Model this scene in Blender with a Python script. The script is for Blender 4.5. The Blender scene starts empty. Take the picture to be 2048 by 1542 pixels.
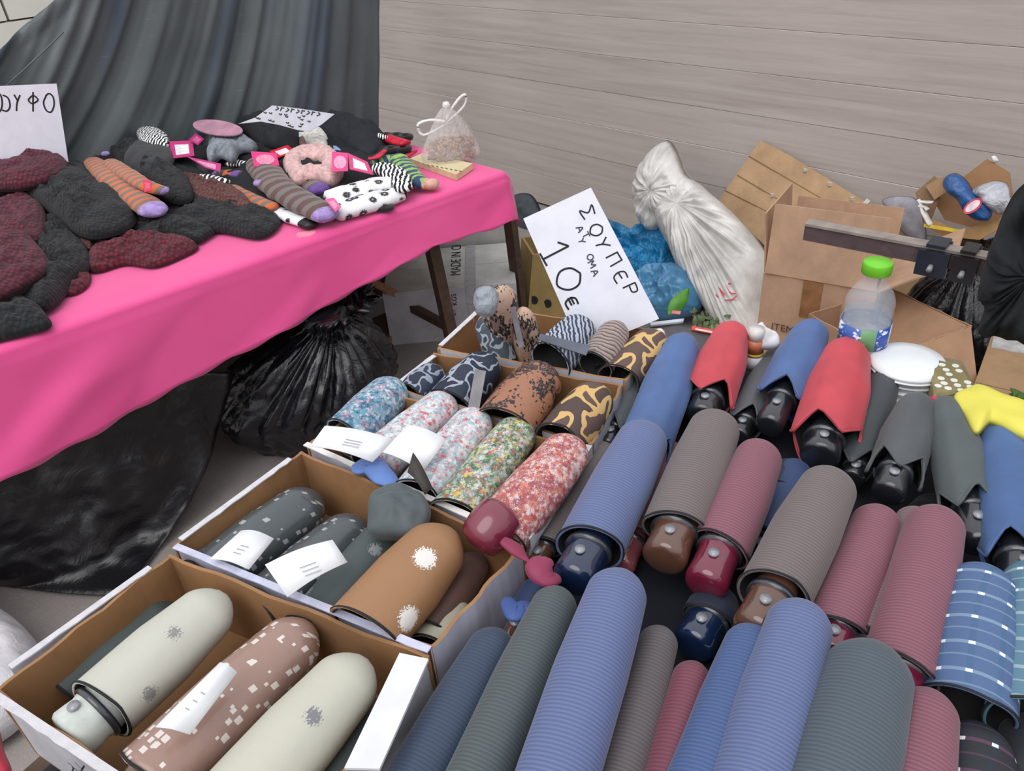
import bpy, math, random
from mathutils import Vector, Matrix, noise
random.seed(7)
C = bpy.context.scene.collection
V = Vector
# ------------------------------------------------------------------ camera
F, CX, CY, HC = 1540.0, 1024.0, 771.0, 1.6
_d = V(((1225 - CX) / F, -(3116 - CY) / F, -1)).normalized()
U_ = -_d
_v = V((0, 0, -1)); Y_ = (_v - _v.dot(U_) * U_).normalized(); X_ = Y_.cross(U_)
M3 = Matrix((X_, Y_, U_))
cd = bpy.data.cameras.new('camera'); cd.sensor_width = 36; cd.lens = F / 2048 * 36; cd.clip_start = .02
cam = bpy.data.objects.new('camera', cd); C.objects.link(cam)
cam.matrix_world = Matrix.Translation((0, 0, HC)) @ M3.to_4x4()
bpy.context.scene.camera = cam
# ------------------------------------------------------------------ light
w = bpy.data.worlds.new('sky'); bpy.context.scene.world = w; w.use_nodes = True
wn = w.node_tree; bg = wn.nodes['Background']
tc = wn.nodes.new('ShaderNodeTexCoord'); sx = wn.nodes.new('ShaderNodeSeparateXYZ'); cr = wn.nodes.new('ShaderNodeValToRGB')
wn.links.new(tc.outputs['Generated'], sx.inputs[0]); wn.links.new(sx.outputs['Z'], cr.inputs[0])
cr.color_ramp.elements[0].position = 0.0; cr.color_ramp.elements[0].color = (.62, .60, .60, 1)
cr.color_ramp.elements[1].position = 0.7; cr.color_ramp.elements[1].color = (1.0, 1.02, 1.08, 1)
wn.links.new(cr.outputs[0], bg.inputs[0]); bg.inputs[1].default_value = 0.95
sd = bpy.data.lights.new('sun', 'SUN'); sd.energy = 1.1; sd.angle = math.radians(50); sd.color = (1, .98, .95)
so = bpy.data.objects.new('sun', sd); C.objects.link(so)
so.rotation_euler = V((0.55, 0.75, -1.5)).to_track_quat('-Z', 'Y').to_euler()
vs = bpy.context.scene.view_settings
vs.view_transform = 'Standard'; vs.look = 'None'; vs.exposure = 0.32; vs.gamma = 1; vs.use_curve_mapping = False

# ------------------------------------------------------------------ geometry helpers
def ray(px, py): return (M3 @ V(((px - CX) / F, -(py - CY) / F, -1))).normalized()
O = V((0, 0, HC))
def P(px, py, z=0.0):
    r = ray(px, py); return O + r * ((z - HC) / r.z)
def R(px, py, pl):
    p, n = pl; r = ray(px, py); return O + r * ((p - O).dot(n) / r.dot(n))
def hz(z): return (V((0, 0, z)), V((0, 0, 1)))
def facing(px, py, z, lean=0.0, yaw=0.0):
    """an upright plane through a spot, facing the customer, leaning back"""
    p = P(px, py, z); n = V((-p.x, -p.y, 0)).normalized()
    n = Matrix.Rotation(yaw, 3, 'Z') @ n
    return (p, (n * math.cos(lean) + V((0, 0, math.sin(lean)))).normalized())
def put(name, verts, faces, mats, parent=None, smooth=True, uvs=None, fm=None, loc=None):
    base = parent_loc(parent) if parent else V((0, 0, 0))
    if loc is None and not parent:
        xs = [v[0] for v in verts]; ys = [v[1] for v in verts]; zs = [v[2] for v in verts]
        base = V(((min(xs) + max(xs)) / 2, (min(ys) + max(ys)) / 2, min(zs)))
    me = bpy.data.meshes.new(name)
    me.from_pydata([tuple(V(v) - base) for v in verts], [], faces)
    if not isinstance(mats, (list, tuple)): mats = [mats]
    for m in mats: me.materials.append(m)
    if smooth: me.polygons.foreach_set('use_smooth', [True] * len(me.polygons))
    if fm: me.polygons.foreach_set('material_index', fm)
    if uvs:
        ul = me.uv_layers.new(name='UVMap')
        for l in me.loops: ul.data[l.index].uv = uvs[l.vertex_index]
    me.update()
    o = bpy.data.objects.new(name, me); C.objects.link(o)
    if parent: o.parent = parent
    else: o.location = base
    return o
def parent_loc(p):
    l = V((0, 0, 0))
    while p: l += p.location; p = p.parent
    return l
def tag(o, label=None, cat=None, group=None, kind=None):
    if label: o['label'] = label
    if cat: o['category'] = cat
    if group: o['group'] = group
    if kind: o['kind'] = kind
    return o
def thing(name, label, cat, loc, group=None):
    o = bpy.data.objects.new(name, None); C.objects.link(o); o.location = loc; o.empty_display_size = .05
    return tag(o, label, cat, group)
def prism(bot, top):
    n = len(bot); v = list(bot) + list(top)
    f = [tuple(reversed(range(n))), tuple(range(n, 2 * n))] + [(i, (i + 1) % n, n + (i + 1) % n, n + i) for i in range(n)]
    return v, f
def merge(parts):
    v, f = [], []
    for a, b in parts:
        k = len(v); v += list(a); f += [tuple(i + k for i in q) for q in b]
    return v, f
def obox(c, u, vv, w_):
    """oriented box: centre and three half vectors"""
    b = [c - u - vv - w_, c + u - vv - w_, c + u + vv - w_, c - u + vv - w_]
    return prism(b, [p + 2 * w_ for p in b])
def bar(a, b, wd, ht, up=V((0, 0, 1))):
    d = (b - a); s = d.cross(up).normalized(); t = s.cross(d).normalized()
    return obox((a + b) / 2, d / 2, s * wd / 2, t * ht / 2)
def catmull(pts, n, closed=True):
    out = []; k = len(pts); segs = k if closed else k - 1
    for i in range(n):
        t = i / n * segs if closed else i / (n - 1) * segs
        j = min(int(t), segs - 1); t -= j
        g = (lambda q: pts[q % k]) if closed else (lambda q: pts[max(0, min(k - 1, q))])
        a, b, c, d = g(j - 1), g(j), g(j + 1), g(j + 2)
        out.append(.5 * ((2 * b) + (c - a) * t + (2 * a - 5 * b + 4 * c - d) * t * t + (3 * b - a - 3 * c + d) * t ** 3))
    return out
def pillow(name, pts, pl, thick, m, parent=None, wr=.004, wf=18, power=2.5, N=56, rings=14, ridge=0, under=.25, hole=None, seed=0, centre=None, rays=0, facet=0):
    """inflated soft shape on a plane, outline given as image spots cast onto that plane"""
    if isinstance(pl, (int, float)): pl = hz(pl)
    n = pl[1]
    out = catmull([R(x, y, pl) for x, y in pts], N)
    c = R(*centre, pl) if centre else sum(out, V((0, 0, 0))) / N
    ax = (out[0] - c).normalized(); ay = n.cross(ax)
    vs_, fs, uv = [], [], []
    def add(p, h):
        vs_.append(p + n * h); q = p - c; uv.append((q.dot(ax), q.dot(ay)))
    for side in (1, -1):
        for r in range(rings + 1):
            t = (r / rings)
            if hole: t = hole + (1 - hole) * t
            for i in range(N):
                p = c + (out[i] - c) * t
                if hole: prof = max(0, 1 - abs(2 * (t - hole) / (1 - hole) - 1) ** 2.2) ** .5
                else: prof = max(0, 1 - t ** power) ** .5
                if side == 1:
                    q = p * wf + V((seed * 3.1, seed, 0))
                    w1 = noise.noise(q) + .5 * noise.noise(q * 2.3)
                    if ridge: w1 = .4 * w1 + ridge * (1 - 2 * abs(noise.noise(V((q.dot(ax) * .5, q.dot(ay) * 1.6, q.z * .4)))))
                    h = thick * prof + wr * w1 * min(1, prof * 1.6)
                    if rays: h += rays * prof * min(1, t * 2) * (1 - 3 * abs(noise.noise(V((i / N * 34 if i < N / 2 else (1 - i / N) * 34 + 40, t * 1.2, seed))))) * .5
                    if facet: h += facet * prof * (noise.voronoi(q * 1.1)[0][0] + .5 * noise.voronoi(q * 2.6)[0][0] - .6)
                else: h = -thick * under * prof
                add(p, h)
    S = (rings + 1) * N
    for s in (0, 1):
        for r in range(rings):
            for i in range(N):
                a = s * S + r * N + i; b = s * S + r * N + (i + 1) % N
                fs.append((a, a + N, b + N, b) if s == 0 else (a, b, b + N, a + N))
    for i in range(N):
        a = rings * N + i; b = rings * N + (i + 1) % N
        fs.append((a, S + a, S + b, b))
        if hole: fs.append((i, (i + 1) % N, S + (i + 1) % N, S + i))
    return put(name, vs_, fs, m, parent, uvs=uv)
def tube(path, rad, n=10, flat=1.0, closed=False, up=V((0, 0, 1)), wob=0):
    """path of points with a radius each; flat squashes it along 'up'"""
    vs_, fs, uv = [], [], []; L = 0; k = len(path)
    for i, p in enumerate(path):
        if closed: d = path[(i + 1) % k] - path[i - 1]
        else: d = path[min(k - 1, i + 1)] - path[max(0, i - 1)]
        if i: L += (p - path[i - 1]).length
        s = d.cross(up)
        if s.length < 1e-6: s = d.cross(V((1, 0, .1)))
        s.normalize(); t = s.cross(d).normalized()
        r = rad if isinstance(rad, (int, float)) else rad[i]
        for j in range(n):
            a = 2 * math.pi * j / n
            rr = r * (1 + wob * noise.noise(p * 30 + V((math.cos(a), math.sin(a), 0))))
            vs_.append(p + s * math.cos(a) * rr + t * math.sin(a) * rr * flat); uv.append((L, r * a))
    for i in range(k if closed else k - 1):
        for j in range(n):
            a = i * n + j; b = i * n + (j + 1) % n; c2 = ((i + 1) % k) * n
            fs.append((a, c2 + j, c2 + (j + 1) % n, b))
    if not closed:
        fs.append(tuple(range(n))); fs.append(tuple(reversed(range((k - 1) * n, k * n))))
    return vs_, fs, uv
def sweep(name, pts, widths, z, m, parent=None, flat=.45, seg=30, n=16, mats_end=None, wob=.12):
    """a limp fabric tube laid through image spots at height z, widths in metres"""
    zs = z if isinstance(z, (list, tuple)) else [z] * len(pts)
    path = catmull([P(x, y, zz) for (x, y), zz in zip(pts, zs)], seg, False)
    k = len(widths); rad = []
    for i in range(seg):
        t = i / (seg - 1) * (k - 1); j = min(int(t), k - 2); rad.append((widths[j] * (1 - t + j) + widths[j + 1] * (t - j)) / 2)
    for e in range(3):
        s = math.sin((e + .25) / 3 * math.pi / 2); rad[e] *= s; rad[-1 - e] *= s
    v, f, uv = tube(path, rad, n, flat, wob=wob)
    L = uv[-1][0]; fm = None
    if mats_end:
        m = [m, mats_end[0]]; fm = [1 if sum(uv[i][0] for i in q) / len(q) > L - mats_end[1] else 0 for q in f]
    return put(name, v, f, m, parent, uvs=uv, fm=fm)
def strokes(name, lines, pl, wpx, m, parent, lift=.0012):
    """handwriting: flat ribbons of ink lying on the plane of a card"""
    parts = []
    p0, n = pl
    for ln in lines:
        pts = [R(x, y, pl) + n * lift for x, y in ln]
        if len(pts) > 2: pts = catmull(pts, len(pts) * 4, False)
        wd = wpx * (pts[0] - O).length / F / 2
        vs_, fs = [], []
        for i, p in enumerate(pts):
            d = pts[min(len(pts) - 1, i + 1)] - pts[max(0, i - 1)]
            s = d.cross(n).normalized() * wd
            vs_ += [p - s, p + s]
            if i: fs.append((2 * i - 2, 2 * i - 1, 2 * i + 1, 2 * i))
        parts.append((vs_, fs))
    v, f = merge(parts)
    return put(name, v, f, m, parent, smooth=False)
def text(name, s, size, c, ux, uy, m, parent):
    cu = bpy.data.curves.new(name, 'FONT'); cu.body = s; cu.size = size; cu.align_x = 'CENTER'; cu.align_y = 'CENTER'; cu.extrude = .0003
    t = bpy.data.objects.new('tmp', cu); C.objects.link(t)
    bpy.context.view_layer.update()
    me = bpy.data.meshes.new_from_object(t.evaluated_get(bpy.context.evaluated_depsgraph_get()))
    C.objects.unlink(t); bpy.data.objects.remove(t)
    ux = ux.normalized(); n = ux.cross(uy).normalized(); uy = n.cross(ux)
    vv = [c + ux * q.co.x + uy * q.co.y + n * (q.co.z + .0006) for q in me.vertices]
    ff = [tuple(p.vertices) for p in me.polygons]; bpy.data.meshes.remove(me)
    return put(name, vv, ff, m, parent, smooth=False)

# ------------------------------------------------------------------ materials
def lin(h):
    if isinstance(h, str): h = tuple(int(h[i:i + 2], 16) / 255 for i in (0, 2, 4))
    return tuple(c / 12.92 if c <= .04045 else ((c + .055) / 1.055) ** 2.4 for c in h) + (1,)
class N:
    def __init__(s, name):
        s.m = bpy.data.materials.new(name); s.m.use_nodes = True; s.t = s.m.node_tree
        s.b = s.t.nodes['Principled BSDF']; s.out = s.t.nodes['Material Output']
        s.tc = s.t.nodes.new('ShaderNodeTexCoord')
    def nd(s, k, **kw):
        n = s.t.nodes.new('ShaderNode' + k)
        for a, v in kw.items():
            if a in n.inputs.keys() and a[0].isupper(): n.inputs[a].default_value = v
            else: setattr(n, a, v)
        return n
    def ln(s, a, b): s.t.links.new(a, b)
    def coord(s, kind='Object', scale=(1, 1, 1), rot=(0, 0, 0)):
        mp = s.nd('Mapping'); mp.inputs['Scale'].default_value = scale; mp.inputs['Rotation'].default_value = rot
        s.ln(s.tc.outputs[kind], mp.inputs[0]); return mp.outputs[0]
    def noise(s, sc, co=None, det=4, rough=.5, dist=0):
        n = s.nd('TexNoise'); n.inputs['Scale'].default_value = sc; n.inputs['Detail'].default_value = det
        n.inputs['Roughness'].default_value = rough; n.inputs['Distortion'].default_value = dist
        s.ln(co or s.tc.outputs['Object'], n.inputs['Vector']); return n.outputs[0]
    def vor(s, sc, co=None, feat='F1', out='Distance', rnd=1):
        n = s.nd('TexVoronoi'); n.feature = feat; n.inputs['Scale'].default_value = sc; n.inputs['Randomness'].default_value = rnd
        s.ln(co or s.tc.outputs['Object'], n.inputs['Vector']); return n.outputs[out]
    def ramp(s, fac, stops, const=False):
        r = s.nd('ValToRGB'); cr = r.color_ramp
        if const: cr.interpolation = 'CONSTANT'
        while len(cr.elements) < len(stops): cr.elements.new(.5)
        for e, (p, c) in zip(cr.elements, stops): e.position = p; e.color = c if len(c) == 4 and not isinstance(c, str) else lin(c)
        s.ln(fac, r.inputs[0]); return r.outputs[0]
    def mix(s, fac, a, b, mode='MIX'):
        n = s.nd('MixRGB', blend_type=mode)
        for i, v in ((0, fac), (1, a), (2, b)):
            if isinstance(v, (int, float)): n.inputs[i].default_value = v
            elif isinstance(v, (str, tuple)): n.inputs[i].default_value = lin(v) if isinstance(v, str) else v
            else: s.ln(v, n.inputs[i])
        return n.outputs[0]
    def math(s, op, a, b=0.0):
        n = s.nd('Math', operation=op)
        for i, v in ((0, a), (1, b)):
            if isinstance(v, (int, float)): n.inputs[i].default_value = v
            else: s.ln(v, n.inputs[i])
        return n.outputs[0]
    def sep(s, co):
        n = s.nd('SeparateXYZ'); s.ln(co, n.inputs[0]); return n.outputs
    def bump(s, h, st=.3, d=.002):
        n = s.nd('Bump'); n.inputs['Strength'].default_value = st; n.inputs['Distance'].default_value = d
        s.ln(h, n.inputs['Height']); s.ln(n.outputs[0], s.b.inputs['Normal'])
    def col(s, c, rough=.8, **kw):
        if isinstance(c, (str, tuple)): s.b.inputs['Base Color'].default_value = lin(c) if isinstance(c, str) else c
        else: s.ln(c, s.b.inputs['Base Color'])
        s.b.inputs['Roughness'].default_value = rough
        for k, v in kw.items(): s.b.inputs[k.replace('_', ' ')].default_value = v
        return s
_mc = {}
def cache(fn):
    def g(*a, **k):
        key = (fn.__name__, a, tuple(sorted(k.items())))
        if key not in _mc: _mc[key] = fn(*a, **k)
        return _mc[key]
    return g
def dk(h, f):
    return tuple(min(1, int(h[i:i + 2], 16) / 255 * f) for i in (0, 2, 4))
def hx(t): return ''.join('%02x' % int(max(0, min(1, c)) * 255) for c in t)
@cache
def plain(c, rough=.75, var=.12, sc=25, bs=300, bst=.15, sheen=0, bd=.0008):
    n = N('plain_' + c)
    a = n.noise(sc); k = n.ramp(a, [(.3, hx(dk(c, 1 - var))), (.7, hx(dk(c, 1 + var)))])
    n.col(k, rough, Sheen_Weight=sheen); n.bump(n.noise(bs), bst, bd); return n.m
@cache
def ribbed(c, per=.0046):
    n = N('ribbed_' + c); co = n.sep(n.coord('UV'))
    w1 = n.math('SINE', n.math('MULTIPLY', co[0], 2 * math.pi / per))
    f = n.math('MULTIPLY_ADD', w1, .5); n.t.nodes[-1].inputs[2].default_value = .5
    k = n.mix(f, hx(dk(c, .78)), hx(dk(c, .98)))
    k = n.mix(n.math('MULTIPLY', n.noise(22), .2), k, hx(dk(c, 1.1)))
    n.col(k, .62, Sheen_Weight=.15); n.bump(f, .22, .001); return n.m
@cache
def glossy(c, rough=.12):
    n = N('glossy_' + c); n.col(c, rough, Coat_Weight=.8, Coat_Roughness=.05); return n.m
@cache
def knit(c, c2):
    n = N('knit_' + c); co = n.coord('Object', (1, 1, 1))
    d = n.vor(75, co, rnd=.35); k = n.ramp(d, [(0.0, hx(dk(c, 1.35))), (.35, c), (.75, c2)])
    k = n.mix(n.math('MULTIPLY', n.noise(7), .5), k, c2)
    n.col(k, .95, Sheen_Weight=.08); n.bump(n.math('ADD', n.math('MULTIPLY', d, -1), n.math('MULTIPLY', n.noise(500), .3)), .9, .006); return n.m
@cache
def fuzzy(c):
    n = N('fuzzy_' + c); k = n.ramp(n.noise(60, det=6), [(.3, hx(dk(c, .82))), (.65, hx(dk(c, 1.08)))])
    n.col(k, 1, Sheen_Weight=.2); n.bump(n.noise(240, det=6), .8, .004); return n.m
@cache
def stripes(cs, per, axis=0, rough=.85, dist=.02):
    n = N('stripes_' + cs[0]); co = n.sep(n.coord('UV'))
    x = n.math('ADD', co[axis], n.math('MULTIPLY', n.noise(25), dist))
    f = n.math('FRACT', n.math('DIVIDE', x, per))
    k = n.ramp(f, [(i / len(cs), c) for i, c in enumerate(cs)], True)
    n.col(k, rough, Sheen_Weight=.2); n.bump(n.noise(600), .4, .001); return n.m
@cache
def leopard(base, spot, core, sc=38):
    n = N('leopard_' + base); nz = n.noise(sc * .7, det=2)
    co = n.mix(.07, n.tc.outputs['Object'], n.nd('TexNoise', Scale=sc * .8).outputs[1])
    d = n.vor(sc, co, rnd=.85); k = n.ramp(d, [(0, core), (.26, core), (.32, spot), (.50, spot), (.56, base), (1, base)])
    k = n.mix(n.ramp(n.noise(sc * 1.6, det=1), [(.60, (0, 0, 0, 1)), (.64, (1, 1, 1, 1))]), k, base)
    n.col(k, .5); n.bump(n.noise(40), .25, .004); return n.m
@cache
def camo(a, b, c, sc=16):
    n = N('camo_' + a); k = n.ramp(n.noise(sc, det=1.5, dist=.4), [(0, a), (.45, b), (.53, c)], True)
    n.col(k, .7); n.bump(n.noise(60), .3, .003); return n.m
@cache
def floral(cols, base, sc=125):
    n = N('floral_' + base); co = n.coord('Object', (1, 1, 1))
    co = n.mix(.012, co, n.nd('TexNoise', Scale=120).outputs[1])
    c = n.vor(sc, co, out='Color'); c2 = n.vor(sc * 2.3, co, out='Color')
    k = n.ramp(n.sep(c)[0], [(i / len(cols), q) for i, q in enumerate(cols)], True)
    k2 = n.ramp(n.sep(c2)[1], [(i / (len(cols) + 3), q) for i, q in enumerate((base,) + cols[::-1] + (base, base))], True)
    k = n.mix(n.ramp(n.sep(c2)[2], [(.45, (0, 0, 0, 1)), (.46, (1, 1, 1, 1))], True), k, k2)
    n.col(k, .65); n.bump(n.noise(70), .3, .003); return n.m
@cache
def flowers(base, ink, sc=30, th=.3):
    n = N('flowers_' + base + ink); co = n.mix(.02, n.tc.outputs['Object'], n.nd('TexNoise', Scale=70).outputs[1])
    d = n.vor(sc, co, rnd=.8); k = n.ramp(d, [(0, ink), (th * .3, base if th > .25 else ink), (th * .45, ink), (th, ink), (th + .03, base)])
    n.col(k, .6); n.bump(n.noise(50), .25, .003); return n.m
@cache
def squares(base, ink, sc=60, th=.22):
    n = N('squares_' + base); v = n.nd('TexVoronoi', distance='CHEBYCHEV'); v.inputs['Scale'].default_value = sc; v.inputs['Randomness'].default_value = .8
    n.ln(n.tc.outputs['UV'], v.inputs['Vector']); sz = n.math('MULTIPLY', n.sep(v.outputs['Color'])[0], th)
    k = n.mix(n.math('LESS_THAN', v.outputs['Distance'], sz), base, ink); k = n.mix(n.math('MULTIPLY', n.noise(20), .3), k, base)
    n.col(k, .3, Coat_Weight=.3); n.bump(n.noise(45), .35, .004); return n.m
@cache
def zebra(a='f0f0f0', b='151518', sc=55):
    n = N('zebra_' + a + b); wv = n.nd('TexWave', Scale=sc / 3.4, Distortion=5.0); wv.inputs['Detail Scale'].default_value = 1.5
    n.ln(n.tc.outputs['Object'], wv.inputs[0]); k = n.ramp(wv.outputs[1], [(.47, b), (.53, a)])
    n.col(k, .85); n.bump(n.noise(300), .4, .002); return n.m
@cache
def cardboard(c='a98663', rough=.8):
    n = N('cardboard_' + c); co = n.coord('Object', (1, 1, 1))
    k = n.ramp(n.noise(9, co, 8, .65), [(.3, hx(dk(c, .9))), (.7, hx(dk(c, 1.08)))])
    k = n.mix(n.math('MULTIPLY', n.noise(160, n.coord('Object', (1, 1, .1))), .18), k, hx(dk(c, .7)))
    n.col(k, rough); n.bump(n.noise(40), .2, .002); return n.m
@cache
def film(c, alpha=.5, rough=.25, sc=30, wr=.9):
    n = N('film_' + c); n.col(c, rough, Coat_Weight=.3)
    n.bump(n.noise(sc, det=5, dist=1.5), wr, .01)
    if alpha < 1:
        tr = n.nd('BsdfTransparent'); mx = n.nd('MixShader'); mx.inputs[0].default_value = alpha
        n.ln(tr.outputs[0], mx.inputs[1]); n.ln(n.b.outputs[0], mx.inputs[2]); n.ln(mx.outputs[0], n.out.inputs[0])
    return n.m
@cache
def crinkle(c, rough=.2, sc=14, st=1.0, d=.03):
    n = N('crinkle_' + c); k = n.ramp(n.noise(8), [(.3, hx(dk(c, .85))), (.7, hx(dk(c, 1.12)))])
    n.col(k, rough, Specular_IOR_Level=.6)
    a = n.noise(sc, det=6, rough=.6, dist=2.0); b = n.vor(sc * .9, feat='DISTANCE_TO_EDGE')
    n.bump(n.math('ADD', a, n.math('MULTIPLY', b, .5)), st, d); return n.m
@cache
def wood(c, c2, sc=3, stretch=14, rough=.7):
    n = N('wood_' + c); co = n.coord('Object', (1, stretch, stretch))
    k = n.ramp(n.noise(sc, co, 8, .6, .4), [(.3, c2), (.7, c)]); n.col(k, rough); n.bump(n.noise(sc * 8, co), .2, .001); return n.m

INK = plain('18181c', .5)
WHITE_CARD = plain('e6e8f2', .7, .02)
BLACKP = plain('17181b', .45, .1)
# ------------------------------------------------------------------ frames of the place
def vp_dir(x, y):
    v = M3 @ V(((x - CX) / F, -(y - CY) / F, -1)); v.z = 0; return v.normalized()
WD = -vp_dir(-600, -93)                     # along the wooden wall, to the right
WNRM = V((WD.y, -WD.x, 0))                  # out of the wall towards the stall
if WNRM.dot(-P(1180, 440)) < 0: WNRM = -WNRM
WP = P(1180, 440, 0)
def wpl(off, lean=0): return (WP + WNRM * off, (WNRM * math.cos(lean) + V((0, 0, math.sin(lean)))).normalized())
Z3 = V((0, 0, 1))
TZ = .725
T0 = P(0, 700, TZ); T1 = P(1012, 345, TZ); TD = (T1 - T0).normalized(); TN = V((-TD.y, TD.x, 0))  # TN: towards the back
TW = 1.18

# ------------------------------------------------------------------ setting
def floor_mat():
    n = N('asphalt'); k = n.ramp(n.noise(2.2, det=6), [(.35, '7d7571'), (.65, '918985')])
    k = n.mix(n.ramp(n.noise(140, det=3), [(.55, (0, 0, 0, 1)), (.75, (1, 1, 1, 1))]), k, '99918c')
    n.col(k, .9); n.bump(n.noise(200, det=4), .5, .004); return n.m
v, f = obox(V((0, 2.5, -.05)), V((6, 0, 0)), V((0, 6, 0)), V((0, 0, .05)))
tag(put('floor', v, f, floor_mat(), smooth=False), kind='structure')
def wall_mat():
    n = N('wood_print'); oi = n.nd('ObjectInfo')
    co = n.coord('Object', (.55, 1, 13)); mp = n.nd('VectorMath', operation='ADD'); n.ln(co, mp.inputs[0])
    sc = n.nd('VectorMath', operation='SCALE'); sc.inputs[0].default_value = (37, 11, 23); n.ln(oi.outputs['Random'], sc.inputs['Scale']); n.ln(sc.outputs[0], mp.inputs[1])
    g = n.noise(2.2, mp.outputs[0], 9, .62, .5)
    k = n.ramp(g, [(.28, 'a39a96'), (.5, 'bcb4b0'), (.75, 'cec7c3')])
    k = n.mix(n.math('MULTIPLY', n.noise(.8, n.tc.outputs['Object'], 3), .55), k, 'b0a198')
    k = n.mix(n.math('MULTIPLY', oi.outputs['Random'], .30), k, 'cbc3ba')
    fine = n.noise(30, mp.outputs[0], 4); k = n.mix(n.math('MULTIPLY', fine, .28), k, '8b8079')
    n.col(k, .65); n.bump(g, .25, .003); return n.m
WM = wall_mat()
wall = bpy.data.objects.new('wall_back', None); C.objects.link(wall)
wall.location = WP + V((0, 0, 0)); wall['kind'] = 'structure'
ang = math.atan2(WD.y, WD.x); wall.rotation_euler = (0, 0, ang)
# in the wall frame x runs to the right, -y or +y comes out of the wall
sgn = 1 if (Matrix.Rotation(ang, 3, 'Z') @ V((0, 1, 0))).dot(WNRM) > 0 else -1
PH = .17
me = None
for i in range(13):
    if me is None:
        b_ = .003
        pr = [(-b_ * 0, 0), (0, 0)]
        y0, y1 = -sgn * .02, 0
        prof = [(y0, .0004), (y1 - sgn * .0015, .0004), (y1, .002), (y1, PH - .002), (y1 - sgn * .0015, PH - .0004), (y0, PH - .0004)]
        vs_ = [(x, a, b) for x in (-4.2, 4.8) for a, b in prof]; k = 6
        fs = [tuple(range(6)), tuple(reversed(range(6, 12)))] + [(j, 6 + j, 6 + (j + 1) % 6, (j + 1) % 6) for j in range(6)]
        me = bpy.data.meshes.new('plank'); me.from_pydata(vs_, [], fs); me.materials.append(WM); me.update()
    o = bpy.data.objects.new('plank', me); C.objects.link(o); o.parent = wall
    o.location = (0, sgn * random.uniform(-.0015, .0015), .012 + i * PH)
vs_, fs = obox(V((.3, -sgn * .035, 1.1)), V((4.5, 0, 0)), V((0, .012, 0)), V((0, 0, 1.1)))
me2 = bpy.data.meshes.new('backing'); me2.from_pydata([tuple(a) for a in vs_], [], fs); me2.materials.append(plain('3c3632'))
bo = bpy.data.objects.new('backing_board', me2); C.objects.link(bo); bo.parent = wall
# pale building wall behind the tarpaulin, seen in the top left corner
LP = T0 + TN * 2.2
lw = bpy.data.objects.new('wall_left', None); C.objects.link(lw); lw.location = (LP.x, LP.y, 0); lw['kind'] = 'structure'
cream = plain('f4f1e6', .8, .03, 5)
lim = (R(735, 0, (LP, -TN)) - LP).dot(TD)
ni = int((lim - 1.6) / .62)
for i in range(-9, ni + 1):
    for j in range(8):
        c = LP + TD * (i * .62 + 1.0 + (j % 2) * .31); c.z = j * .31 + .155
        v, f = obox(c, TD * .304, TN * .04, Z3 * .151)
        put('wall_block', v, f, cream, lw, smooth=False)
v, f = obox(V((LP.x, LP.y, 1.24)) + TN * .05 + TD * ((-4.5 + ni * .62 + 1.3) / 2), TD * ((ni * .62 + 1.3 + 4.5) / 2), TN * .02, Z3 * 1.24)
put('mortar', v, f, plain('b9b6aa'), lw, smooth=False)

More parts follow.
